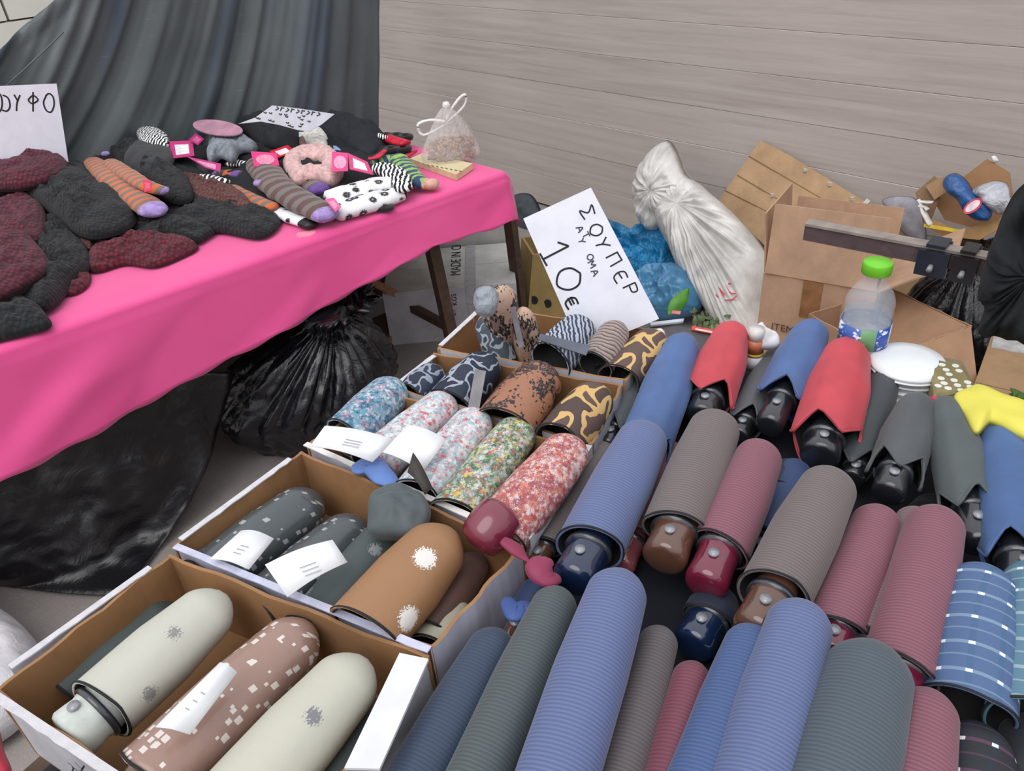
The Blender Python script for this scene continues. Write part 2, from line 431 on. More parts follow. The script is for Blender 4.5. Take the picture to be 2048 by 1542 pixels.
# ------------------------------------------------------------------ tarpaulin behind the pink table
def tarp():
    pl = (T0 + TN * (TW + .14), -TN)
    base = pl[0].copy(); base.z = 0
    def sz(px, py):
        q = R(px, py, pl) - base; return q.dot(TD), q.z
    tl = [sz(*p) for p in ((-500, 420), (-120, 190), (0, 95), (100, 2), (180, -90))]
    s1 = sz(757, 250)[0]; e0 = sz(757, 250); e1 = sz(757, 0)
    es = lambda z: (e0[0] + (e1[0] - e0[0]) * (z - e0[1]) / (e1[1] - e0[1])) - s1
    nx, nz = 220, 80; vs_, fs, uv = [], [], []
    s0 = tl[0][0]
    def top(s):
        if s >= tl[-1][0]: return min(2.6, tl[-1][1] + (s - tl[-1][0]) * (tl[-1][1] - tl[-2][1]) / (tl[-1][0] - tl[-2][0]))
        for a, b in zip(tl, tl[1:]):
            if s <= b[0]: return a[1] + (b[1] - a[1]) * (s - a[0]) / (b[0] - a[0])
    for j in range(nz + 1):
        for i in range(nx + 1):
            s = s0 + (s1 - s0) * i / nx; t = j / nz
            z = .03 + (top(s) - .03) * t; s += es(z) * (i / nx) ** 3 * (1 if z > .5 else .3)
            q = s * 1.0 - (z - .7) * (2.3 - 2.1 * (i / nx) ** .8)          # folds run diagonally down from the upper right
            d = .07 * noise.noise(V((q * 3.6, z * .3, 0))) + .050 * noise.noise(V((q * 8.5, z * .4, 5))) + .020 * noise.noise(V((q * 20, z * .6, 9))) + .006 * noise.noise(V((s * 9, z * 7, 2)))
            d *= min(1, .25 + (1 - i / nx) * 9)
            if j > nz - 3 and i < nx * .6: d += .01
            p = base + TD * (s + (.0 if i < nx else .004 * noise.noise(V((0, z * 6, 0))))) - TN * d; p.z = z
            vs_.append(p); uv.append((q, z))
    for j in range(nz):
        for i in range(nx):
            a = j * (nx + 1) + i; fs.append((a, a + 1, a + nx + 2, a + nx + 1))
    n = N('tarpaulin'); k = n.ramp(n.noise(3.4, n.coord('UV', (1, .16, 1)), det=4), [(.36, '50575a'), (.52, '61686a'), (.62, '4e5a68'), (.72, '5b6264')])  # bluish bands along the folds paint their brightness into the colour
    # pale scuffed scratches
    sc = n.noise(3, n.coord('UV', (2.2, 30, 1), (0, 0, .35)), 6, .6); k = n.mix(n.ramp(sc, [(.62, (0, 0, 0, 1)), (.72, (.4, .4, .4, 1))]), k, '79868a')
    n.col(k, .5, Specular_IOR_Level=.35); n.bump(n.noise(350, det=2), .3, .001)
    o = put('tarpaulin', vs_, fs, n.m, uvs=uv)
    sol = o.modifiers.new('thick', 'SOLIDIFY'); sol.thickness = .002
    tag(o, 'dark grey creased tarpaulin hung as a curtain behind the pink table', 'tarpaulin')
    # upper hem with cord
    pts = [base + TD * s + Z3 * (z - .012) - TN * .03 for s, z in tl]
    pts2 = [base + TD * (s) + Z3 * (z - .10) - TN * .035 for s, z in tl[:-1]]
    v, f, _ = tube(catmull(pts2, 40, False), .003, 6); c_ = put('hem_seam', v, f, n.m, None)
    c_.parent = o; c_.location = c_.location - o.location
tarp()

# ------------------------------------------------------------------ pink table
tt = thing('trestle_table', 'brown wooden trestle table under the pink cloth', 'table', (T0.x, T0.y, 0))
WB = wood('5a4434', '3e2e24')
A0 = T0 - TD * 1.1
TL = (T1 - A0).length - .02
c = A0 + TD * (TL / 2) + TN * (TW / 2); c.z = TZ - .02
v, f = obox(c, TD * (TL / 2), TN * (TW / 2 - .01), Z3 * .012); put('tabletop', v, f, WB, tt, smooth=False)
LB = P(882, 705, 0)
for a, nm in ((LB - (LB - T0).dot(TN) * TN + TN * .10, 0), (A0 + TD * .25 + TN * .1, 1)):
    a = V((a.x, a.y, 0)); b = a + TN * .6
    topf = a + V((0, 0, TZ - .035)) - TD * .06 * (1 if nm == 0 else -1)
    for q in (a, b):
        tp = q + (topf - a)
        v, f = bar(q, tp, .035, .045, TD); put('leg', v, f, WB, tt, smooth=False)
    v, f = bar(a + Z3 * .16 - TD * .01, b + Z3 * .16 - TD * .01, .03, .03); put('crossbar', v, f, WB, tt, smooth=False)
    s2 = -.5 if nm == 0 else .5
    v, f = bar(a + Z3 * .18 + TN * .3, a + TN * .3 + TD * s2 * 1.0 + Z3 * (TZ - .09), .03, .03, TN); put('diagonal_brace', v, f, wood('a07850', '7d5a3a'), tt, smooth=False)

def pink_mat():
    n = N('pink_cloth'); k = n.ramp(n.noise(3, det=3), [(.3, 'dd4488'), (.7, 'e65293')])
    PM = P(612, 470, TZ); vm = n.nd('VectorMath', operation='DISTANCE'); g_ = n.nd('NewGeometry'); n.ln(g_.outputs['Position'], vm.inputs[0]); vm.inputs[1].default_value = PM
    mk = n.math('ADD', vm.outputs['Value'], n.math('MULTIPLY', n.noise(45, det=4), .05)); k = n.mix(n.ramp(mk, [(.046, (.6, .6, .6, 1)), (.054, (0, 0, 0, 1))]), k, 'f5a0a8')
    n.col(k, .75, Sheen_Weight=.3); n.bump(n.noise(700), .2, .0006)
    return n.m
PINK = pink_mat()
def pink_cloth():
    pl = (T0.copy(), -TN)
    hem = [(-320, 1110), (0, 942), (180, 852), (380, 745), (560, 650), (700, 572), (850, 490), (950, 458), (1008, 436)]
    hz_ = [((R(x, y, pl) - T0).dot(TD), R(x, y, pl).z) for x, y in hem]
    def hemz(s):
        if s <= hz_[0][0]: return hz_[0][1]
        for a, b in zip(hz_, hz_[1:]):
            if s <= b[0]: return a[1] + (b[1] - a[1]) * (s - a[0]) / (b[0] - a[0])
        return hz_[-1][1]
    s0, s1 = (A0 - T0).dot(TD), (T1 - T0).dot(TD)
    nx = 150; vs_, fs, rows = [], [], []
    # profile across: back drop, top, rounded front edge, front drop
    prof = []
    for t in range(12): prof.append(('top', 1 - t / 11))
    for t in range(1, 7): prof.append(('arc', t / 6))
    for t in range(1, 19): prof.append(('drop', t / 18))
    for i in range(nx + 1):
        s = s0 + (s1 - s0) * i / nx
        hzv = hemz(s)
        for kind, t in prof:
            if kind == 'top':
                p = TN * (TW * t + .02); z = TZ + .001 + .0025 * noise.noise(V((s * 6, t * 4, 1)))
            elif kind == 'arc':
                a = t * math.pi / 2; p = TN * (.02 - .02 * math.sin(a)); z = TZ - .02 * (1 - math.cos(a))
            else:
                z0 = TZ - .02; z = z0 + (hzv - z0) * t
                fl = .034 * noise.noise(V((s * 3 - z * 3.5, z * 2.0, 3))) + .016 * noise.noise(V((s * 6 - z * 9, z * 4, 8)))
                p = -TN * (.004 + t * .04 + max(-.003, fl * min(1, t * 2)))
                if t == 1: z += .004 * math.sin(s * 40)
            # sagging swag in the middle of the top edge
            q = T0 + TD * s + p; q.z = z
            vs_.append(q)
    m_ = len(prof)
    for i in range(nx):
        for j in range(m_ - 1):
            a = i * m_ + j; fs.append((a, a + 1, a + m_ + 1, a + m_))
    # end drop at the far right end, hanging below the table end
    nk = 14; base = len(vs_); cols = m_
    last = [vs_[nx * m_ + j].copy() for j in range(12 + 6)]
    for j, q in enumerate(last):
        for k in range(1, nk + 1):
            t = k / nk; e = q.copy()
            out = .008 + .02 * t + .010 * math.sin(j * 1.1 + 1) * t
            a = min(1, t * 5) * math.pi / 2
            e = q + TD * (out + .012 * math.sin(a)); drop = .19 + .012 * math.sin(j * .8)
            e.z = q.z - drop * t
            vs_.append(e)
    for j in range(17):
        for k in range(nk):
            a = nx * m_ + j if k == 0 else base + j * nk + k - 1
            b = nx * m_ + j + 1 if k == 0 else base + (j + 1) * nk + k - 1
            fs.append((a, b, base + (j + 1) * nk + k, base + j * nk + k))
    # corner fold joining the end drop with the front drop
    for k in range(nk):
        fj = 17 + round((k) * 1.0); fj2 = 17 + round((k + 1) * 1.0)
        a = nx * m_ + min(fj, m_ - 1); a2 = nx * m_ + min(fj2, m_ - 1)
        b = nx * m_ + 17 if k == 0 else base + 17 * nk + k - 1
        b2 = base + 17 * nk + k
        q = [a, a2, b2, b] if k else [a, a2, b2]
        q = [x for n_, x in enumerate(q) if x not in q[:n_]]
        if len(q) > 2: fs.append(tuple(q))
    o = put('pink_tablecloth', vs_, fs, PINK)
    tag(o, 'bright pink cloth draped over the long table of socks and knitwear', 'tablecloth')
    md = o.modifiers.new('thick', 'SOLIDIFY'); md.thickness = .0015; md.offset = 1
    # faded splash mark printed near the front edge
    pts = [(588, 466), (605, 458), (622, 463), (636, 455), (634, 472), (622, 484), (604, 480)]
    pillow('faded_mark', pts, TZ + .003, .0008, plain('f08aa8', .8, .3, 60), o, wr=0, rings=3) if False else None
pink_cloth()

# ------------------------------------------------------------------ knitwear on the pink table
BK, BK2 = '202125', '0c0d0f'; BG, BG2 = '642033', '300c16'
KB = knit(BK, BK2); KR = knit(BG, BG2); KN = knit('6d403b', '40201c'); KR2 = knit('6c2030', '340c16')
def z1(*pp): return [(x / 2.803, 150 + y / 2.803) for x, y in pp]
def z2(*pp): return [(450 + x / 2.803, 150 + y / 2.803) for x, y in pp]
def soft(name, pts, z, th, m, label, cat, group=None, **k):
    k.setdefault('facet', .035 if cat in ('scarf', 'clothes', 'tights', 'leggings') else .022); k.setdefault('rings', 22); k.setdefault('N', 80)
    o = pillow(name, pts, z, th, m, **k); return tag(o, label, cat, group)
T = TZ + .004
soft('knitted_hat', z1((-200, 620), (-160, 520), (0, 520), (80, 460), (180, 425), (260, 435), (390, 505), (330, 580), (100, 640)), T + .125, .06, KR, 'burgundy knitted hat at the back, right below the left price card', 'hat', wr=.008, under=.6)
soft('knitted_scarf', z1((-120, 640), (100, 550), (200, 510), (400, 505), (500, 540), (640, 650), (770, 780), (720, 870), (560, 920), (440, 900), (330, 820), (200, 740), (60, 730), (-120, 760)), T + .06, .07, KB, 'big black knitted scarf heaped under the orange striped socks', 'scarf', wr=.022, wf=12, under=.45, rays=.02)
soft('knitted_hat', z1((-100, 760), (0, 730), (130, 692), (240, 735), (268, 830), (240, 930), (120, 960), (-100, 930)), T + .06, .05, KR, 'crimson knitted hat with a tiny white bead at the left edge', 'hat', wr=.008, under=.9)
soft('knitted_glove', z1((-160, 900), (0, 880), (120, 880), (200, 940), (282, 1045), (255, 1110), (150, 1180), (0, 1255), (-160, 1300)), T + .07, .04, KR, 'crimson knitted snood folded at the left frame edge, beside the bead', 'snood', wr=.008, under=1.2)
soft('knitted_scarf', z1((260, 790), (350, 780), (430, 870), (505, 1000), (510, 1080), (400, 1190), (330, 1280), (240, 1330), (110, 1290), (90, 1220), (170, 1130), (230, 1050), (210, 930)), T + .015, .055, KB, 'black knitted scarf curling around the crimson snood', 'scarf', wr=.010, centre=(115, 560), under=.3)
soft('knitted_mitten', z1((-150, 1290), (0, 1272), (150, 1275), (240, 1325), (290, 1410), (150, 1455), (0, 1490), (-150, 1520)), T + .008, .05, KB, 'black knitted mitten nearest the front edge at the left frame side', 'mitten', wr=.006)
soft('knitted_scarf', z1((500, 960), (560, 920), (700, 905), (860, 925), (980, 920), (1115, 965), (1010, 1030), (860, 1080), (700, 1065), (560, 1105), (500, 1090)), T + .006, .035, KR2, 'wine red knitted scarf lying flat at the front of the heap', 'scarf', wr=.010, wf=22)
soft('knitted_hat', z1((360, 1230), (420, 1150), (505, 1120), (500, 1180), (430, 1230)), T + .003, .02, KR2, 'small wine red knit corner poking out beneath the curled black scarf', 'hat', wr=.003)
soft('knitted_glove', z1((440, 910), (540, 905), (545, 960), (510, 990), (450, 960)), T + .02, .03, KN, 'dusty rose knit corner between black and wine red scarves', 'glove', wr=.003)
soft('knitted_glove', z1((700, 870), (840, 820), (960, 830), (1190, 870), (1170, 910), (1090, 945), (940, 925), (860, 962), (760, 925)), T + .012, .045, KB, 'black knitted glove directly below the lilac toes of the orange socks', 'glove', wr=.008)
soft('knitted_scarf', z1((950, 700), (1150, 700), (1400, 745), (1560, 795), (1560, 860), (1450, 918), (1250, 885), (1100, 875), (940, 830)), T + .010, .045, KB, 'black knitted leg warmer, rightmost of the dark knitwear', 'leg warmer', wr=.008)
soft('knitted_scarf', z1((620, 430), (760, 380), (900, 500), (1060, 600), (1080, 700), (960, 720), (780, 600), (660, 500)), T + .06, .06, KB, 'black fluffy knit scarf behind the orange striped socks', 'scarf', wr=.012)
soft('knitted_headband', z1((930, 545), (1060, 575), (1220, 615), (1330, 650), (1405, 715), (1385, 750), (1250, 725), (1110, 695), (1030, 610)), T + .05, .028, KN, 'dusty rose brown knitted headband among the black knits', 'headband', wr=.008, wf=25, under=1.5)
# zebra-cuffed black gloves
g = thing('winter_glove', 'black glove with a black and white zebra cuff near the tarpaulin', 'glove', P(320, 300, T))
pillow('glove_body', z1((720, 440), (800, 390), (940, 350), (985, 460), (900, 570), (780, 560), (700, 510)), T + .09, .05, fuzzy('1b1d22'), g, wr=.005)
pillow('cuff', z1((765, 330), (800, 305), (880, 310), (945, 350), (950, 400), (880, 420), (800, 400)), T + .12, .03, zebra(sc=90), g, wr=.003)

# ------------------------------------------------------------------ socks and small goods on the pink table
LIL = fuzzy('a48cc8')
def sock(label, pts, wd, z, m, toe=None, heel=None, name='striped_sock', tagpos=None):
    o = thing(name, label, 'sock', P(*pts[0], TZ))
    sweep('sock_body', pts, [q_ * 1.25 for q_ in wd], z, m, o, mats_end=toe, flat=.5)
    if heel:
        (a, b, r) = heel[:3]; q = P(a, b, z if not isinstance(z, (list, tuple)) else z[0]) + Z3 * .01
        vs_, fs, uv = tube([q - TD * r * .8, q - TD * r * .5, q, q + TD * r * .5, q + TD * r * .8], [r * .4, r * .85, r, r * .85, r * .4], 12, .55)
        put('heel', vs_, fs, heel[3] if len(heel) > 3 else LIL, o)
    return o
OG = stripes(('c8622c', '6f6660'), .045, dist=.01); BGS = stripes(('6f6764', '5b3e38'), .055, dist=.01)
soks = sock('orange and grey striped sock with a lilac toe, on top of the black scarf', z1((500, 470), (600, 560), (720, 660), (900, 780)), [.045, .07, .07, .075], [T + .10, T + .11, T + .10, T + .085], OG, (LIL, .05), (213, 313, .018))
sock('smaller orange and grey sock crossing beside its lilac-toed pair', z1((600, 480), (720, 560), (820, 620), (940, 655)), [.045, .05, .045, .04], [T + .125, T + .13, T + .125, T + .11], stripes(('c8622c', '736a64'), .04, dist=.01), (LIL, .015))
sock('brown and grey striped sock with lilac toe resting across the pile of patterned socks', z2((180, 470), (290, 620), (430, 710), (600, 800)), [.09, .09, .085, .07], [T + .06, T + .06, T + .05, T + .04], BGS, (LIL, .05), (518, 372, .02))
sock('brown striped sock with a purple toe tucked under the brown and grey one', z2((320, 560), (420, 600), (560, 650)), [.07, .07, .06], T + .035, stripes(('5b3e38', '6f6764'), .05, dist=.01), (fuzzy('6b4a94'), .05))
sock('thin orange and grey striped sock between rose headband and white sock', z2((20, 630), (130, 690), (280, 750)), [.045, .05, .045], T + .035, stripes(('6f6660', 'c8622c'), .05, dist=.01))
WF = flowers('e8e6ea', '17171b', 22, .3)
sock('white sock with a black toe at the table front', z2((270, 760), (380, 800), (500, 845)), [.045, .05, .04], T + .015, WF, (BLACKP, .05))
sock('white sock with black flowers and a pink patch beside the lilac toe', z2((600, 780), (760, 730), (900, 690), (1010, 660)), [.08, .09, .085, .05], T + .025, WF, (BLACKP, .02))
sock('white flowered sock with a big black heel, front right of the sock pile', z2((560, 700), (700, 665), (850, 620), (980, 600)), [.08, .09, .08, .06], T + .04, WF)
tag(sweep('black_toe_sock', z2((800, 745), (870, 745), (950, 740)), [.035, .045, .035], T + .012, fuzzy('1b1b1f')), 'small black sock toe sticking out below the flowered socks', 'sock')
sock('zebra print sock curled next to the green and navy sock', z2((840, 520), (920, 540), (985, 590), (1000, 650)), [.06, .07, .06, .04], T + .05, zebra(sc=70))
GN = stripes(('8ab648', '1f3c6a', '87b04a', '24406b'), .075, dist=.06)
PCH = fuzzy('d9a794')
sock('green and navy striped sock with a peach toe pointing right', z2((960, 450), (1020, 530), (1090, 600), (1200, 610)), [.05, .06, .055, .05], [T + .05, T + .04, T + .03, T + .022], GN, (PCH, .05))
sock('green and navy striped sock lying under its peach-toed twin', z2((840, 500), (900, 480), (960, 470)), [.06, .06, .05], T + .04, GN)
sock('purple and orange toed sock beside the zebra mitten', z2((-60, 560), (20, 560), (110, 560)), [.05, .055, .04], T + .04, stripes(('6b4a94', '3a3036', 'c8622c'), .09), None)
soft('fluffy_mitten', z1((1160, 450), (1180, 380), (1230, 325), (1290, 330), (1350, 345), (1380, 385), (1445, 400), (1430, 430), (1350, 440), (1310, 495), (1240, 470), (1180, 495)), T + .08, .05, fuzzy('848a94'), 'grey fluffy mitten shaped like a soft toy', 'mitten', wr=.012, wf=25)
o = pillow('fluffy_snood', z2((325, 520), (380, 455), (470, 430), (580, 430), (650, 480), (665, 560), (600, 620), (500, 600), (400, 625), (360, 590)), T + .045, .045, fuzzy('d9b0ac'), hole=.3, wr=.007, wf=25, under=.9)
tag(o, 'pale pink fluffy snood ring in the middle of the sock pile', 'snood')
soft('pile_of_tights', z2((60, 300), (200, 260), (330, 290), (440, 370), (430, 430), (300, 430), (180, 400), (130, 340)), T + .05, .07, plain('1e2024', .9), 'folded black tights beneath the crooked price sheet', 'tights', wr=.008)
o = soft('fleece_tights', z2((500, 300), (560, 255), (640, 260), (800, 320), (910, 370), (890, 430), (800, 465), (640, 420), (540, 360)), T + .03, .07, plain('191b24', .85), 'black leggings with a chequered white cuff by the tarpaulin corner', 'leggings', wr=.012)
pillow('chequered_cuff', z2((780, 308), (830, 312), (905, 345), (890, 362), (820, 345)), T + .05, .025, zebra(sc=120), o, wr=.001) if False else None
tag(sweep('chequered_cuff', z2((785, 318), (840, 330), (905, 355)), [.025, .03, .03], T + .07, zebra(sc=110)), 'black and white chequered glove cuff on the black leggings', 'glove')
soft('tights_heap', [(330, 355), (395, 305), (520, 285), (650, 265), (770, 275), (815, 320), (700, 400), (560, 420), (420, 400)], T, .055, plain('16171b', .9), 'flat heap of black tights spread beneath the patterned socks', 'tights', wr=.012, rings=20)
soft('tights_heap', [(120, 360), (230, 322), (330, 300), (400, 312), (430, 380), (300, 420), (180, 410)], T, .075, plain('191b1f', .9), 'black garments lying at the tarpaulin behind the orange striped socks', 'clothes', wr=.012, rings=20)
soft('tights_heap', [(-150, 440), (-100, 380), (60, 352), (160, 355), (200, 400), (60, 480), (-120, 480)], T, .09, plain('1c1a1f', .9), 'dark garments under the knitted hats at the left frame edge', 'clothes', wr=.012, rings=20)
wh = thing('fluffy_sock', 'white fluffy toy-faced sock with brown ear behind the pink snood', 'sock', P(630, 300, T))
pillow('toy_head', z2((430, 400), (450, 340), (520, 318), (578, 360), (575, 420), (500, 435)), T + .05, .05, fuzzy('f0e8e0'), wh, wr=.004, under=.8)
pillow('ear', z2((365, 345), (420, 330), (470, 335), (440, 365), (400, 375)), T + .075, .015, fuzzy('dcdcdc'), wh, wr=.002)
pillow('brown_patch', z2((415, 370), (445, 350), (455, 410), (430, 420)), T + .07, .02, fuzzy('7a5648'), wh, wr=.002)
# packaged tags
def card(name, pts, pl, th, m, parent=None):
    """thin real card: outline on a plane, with thickness"""
    if isinstance(pl, (int, float)): pl = hz(pl)
    b = [R(x, y, pl) for x, y in pts]; v, f = prism(b, [p + pl[1] * th for p in b]); return put(name, v, f, m, parent, smooth=False)
def hang_tag(pts, z, label, c1, c2, tilt=.25, disc=None):
    cx = sum(p[0] for p in pts) / len(pts); cy = sum(p[1] for p in pts) / len(pts)
    q = P(cx, cy, z); n = (Z3 + V((-q.x, -q.y, 0)).normalized() * tilt).normalized(); pl = (q, n)
    o = thing('sock_label', label, 'label', q, 'printed card labels on the socks')
    card('label_card', pts, pl, .002, plain(c1, .35, .05), o)
    ip = [(cx + (x - cx) * .6, cy + (y - cy) * .6) for x, y in pts]
    if disc: ip = [(cx + math.cos(a / 12 * math.tau) * disc[0], cy + math.sin(a / 12 * math.tau) * disc[1]) for a in range(12)][::-1 if False else 1]
    card('label_print', ip, (q + n * .0022, n), .0006, plain(c2, .35, .1, 90), o)
    return o
hang_tag(z1((950, 375), (1080, 370), (1090, 455), (965, 470)), T + .11, 'pink card label with a big white sticker next to the zebra cuff', 'c23a78', 'e6e2e0')
hang_tag(z1((1060, 365), (1100, 328), (1145, 360), (1110, 395)), T + .13, 'small magenta card label below the mauve disc', 'b03070', 'c65a90')
hang_tag(z1((1050, 460), (1240, 500), (1235, 545), (1150, 520)), T + .10, 'magenta label strip under the grey fluffy mitten', 'b83c78', 'd890b4')
hang_tag(z2((145, 430), (290, 440), (305, 510), (165, 515)), T + .095, 'bright pink label with a round emblem on the brown sock', 'd83c7c', 'e58aa8', disc=(19, 10))
hang_tag(z2((600, 432), (690, 440), (690, 540), (600, 545)), T + .10, 'bright pink square label with a round emblem right of the pink snood', 'd94484', 'e99ab8', disc=(13, 13))
hang_tag(z2((690, 440), (800, 490), (830, 560), (700, 530)), T + .095, 'pink and white oblong label beside the square pink label', 'd23c78', 'e8e4e8')
hang_tag(z2((250, 430), (350, 395), (400, 430), (300, 465)), T + .08, 'red card label with white text band behind the pink snood', 'c81c34', 'e8d8dc')
hang_tag(z2((560, 700), (610, 690), (650, 740), (620, 770)), T + .07, 'pink label scrap on the white flowered socks', 'e0568c', 'e88cb0')
hang_tag(z2((990, 615), (1050, 620), (1055, 640), (1000, 640)), T + .03, 'tiny pink tag under the peach toe sock', 'dd4a86', 'ee9abc')
hang_tag(z1((800, 590), (850, 595), (850, 650), (810, 660)), T + .15, 'crimson tag on the orange striped socks', 'c8284c', 'd8486c')
# mauve disc and red wrapped goods
q = P(436, 262, T + .15); n_ = (Z3 + V((-q.x, -q.y, 0)).normalized() * .2).normalized()
o = card('round_label', [(436 + 50 * math.cos(a / 24 * math.tau), 257 + 15 * math.sin(a / 24 * math.tau) + 6 * math.cos(a / 24 * math.tau)) for a in range(24)], (q, n_), .004, plain('b08496', .35, .1))
tag(o, 'mauve oval card resting above the grey fluffy mitten', 'card')
rl = thing('hair_bobble_pack', 'black bobbles wrapped with a red band next to the nut bag', 'hair tie', P(790, 285, T))
sweep('red_band', z2((900, 350), (960, 370), (1020, 385)), [.05, .055, .05], T + .06, plain('c2203a', .35), rl, flat=.5)
for a, b in ((900, 345), (960, 345), (1010, 350), (930, 420), (1000, 415)):
    q = P(450 + a / 2.803, 150 + b / 2.803, T + .045)
    pt = [q + TD * .022 * math.cos(t / 14 * math.tau) + TN * .022 * math.sin(t / 14 * math.tau) for t in range(14)]
    v, f, _ = tube(pt, .012, 8, closed=True); put('bobble', v, f, fuzzy('161519'), rl)
tag(sweep('red_ribbon', z2((880, 430), (900, 470), (960, 480), (1080, 420)), [.015, .03, .03, .02], T + .03, plain('b82238', .5)), 'red ribbon strip under the bobbles, left of the nut bag', 'ribbon')
tag(sweep('red_scrap', z2((800, 470), (850, 460), (900, 420)), [.02, .03, .02], T + .07, plain('c22a44', .5)), 'small red cloth scrap above the green socks', 'scrap')
tag(sweep('zebra_sock', z1((1040, 580), (1150, 590), (1270, 610)), [.05, .08, .05], T + .06, zebra(sc=60)), 'zebra striped sock lying above the rose headband', 'sock')
tag(sweep('zebra_sock', z1((1050, 490), (1120, 500), (1210, 540)), [.05, .07, .05], T + .045, fuzzy('17171b')), 'plain black sock behind the zebra sock by the magenta label', 'sock')
tag(sweep('grey_sock', z1((960, 560), (1000, 530), (1050, 520)), [.03, .05, .04], T + .05, fuzzy('8a8686')), 'light grey sock end at the right of the black fluffy scarf', 'sock')
tag(sweep('zebra_sock', z2((0, 500), (50, 495), (120, 500)), [.03, .05, .04], T + .06, zebra(sc=80)), 'small zebra sock just below the grey fluffy mitten', 'sock')
tag(sweep('blue_sock', z2((580, 405), (610, 410), (640, 430)), [.03, .035, .02], T + .06, fuzzy('7d9cc8')), 'pale blue sock scrap next to the white toy face', 'sock')
# crooked price sheet
SP = facing(575, 255, T + .155, .75)
sh = thing('price_sheet', 'crooked sheet of handwritten grey prices lying on the tights', 'sign', SP[0])
card('paper', z2((75, 275), (170, 240), (265, 172), (420, 190), (615, 220), (540, 280), (470, 318), (410, 310), (300, 280), (200, 262)), SP, .002, plain('bdbdc6', .8, .04), sh)
ls = []
for i in range(9):
    a = 290 + i * 29; b = 190 + i * 4
    ls += [z2((a, b - 12), (a - 8, b + 10)), z2((a - 6, b - 8), (a + 14, b - 6))] if i % 2 else [z2((a, b - 10), (a + 10, b), (a - 8, b + 10))]
for a, b in ((225, 213), (255, 216), (310, 222), (340, 225), (345, 236), (415, 240), (430, 252), (470, 262), (440, 232), (180, 243), (190, 247), (250, 256), (268, 262), (360, 285), (375, 292), (420, 290), (430, 278), (350, 270)):
    ls.append(z2((a - 8, b - 3), (a + 4, b + 3), (a + 8, b - 4)))
strokes('writing', ls, SP, 2.2, INK, sh, .003)
# left price card
LPp = facing(60, 335, T + .135, .12)
o = thing('price_card', 'white price card standing at the left behind the knitted hats', 'sign', LPp[0])
card('cardboard_sheet', [(-140, 178), (113, 167), (140, 345), (-110, 380)], LPp, .003, WHITE_CARD, o)
strokes('writing', [
    [(-14, 205), (-22, 190), (-8, 184), (2, 192), (4, 212), (-2, 224), (-14, 222), (-16, 208)],
    [(5, 190), (16, 196), (20, 212), (14, 222), (4, 220)],
    [(28, 189), (36, 203)], [(40, 190), (34, 206), (33, 222)],
    [(56, 200), (66, 191), (76, 200), (64, 207), (56, 200)], [(66, 184), (66, 223)],
    [(92, 192), (87, 205), (92, 220), (102, 224), (108, 210), (106, 194), (98, 187), (91, 192)]], LPp, 2.4, INK, o, .0036)
# flat yellow box
YP = hz(T + .018)
yb = thing('flat_box', 'flat cream yellow box with small print, front of the nut bag', 'box', P(880, 340, TZ))
card('box_body', z2((1040, 500), (1110, 470), (1392, 528), (1300, 592)), hz(T), .022, plain('cfc39a', .5, .05), yb)
strokes('print', [z2((1080 + i * 26, 492 + i * 5), (1092 + i * 26, 498 + i * 5)) for i in range(10)], hz(T + .0225), 2.5, plain('6a6048'), yb)

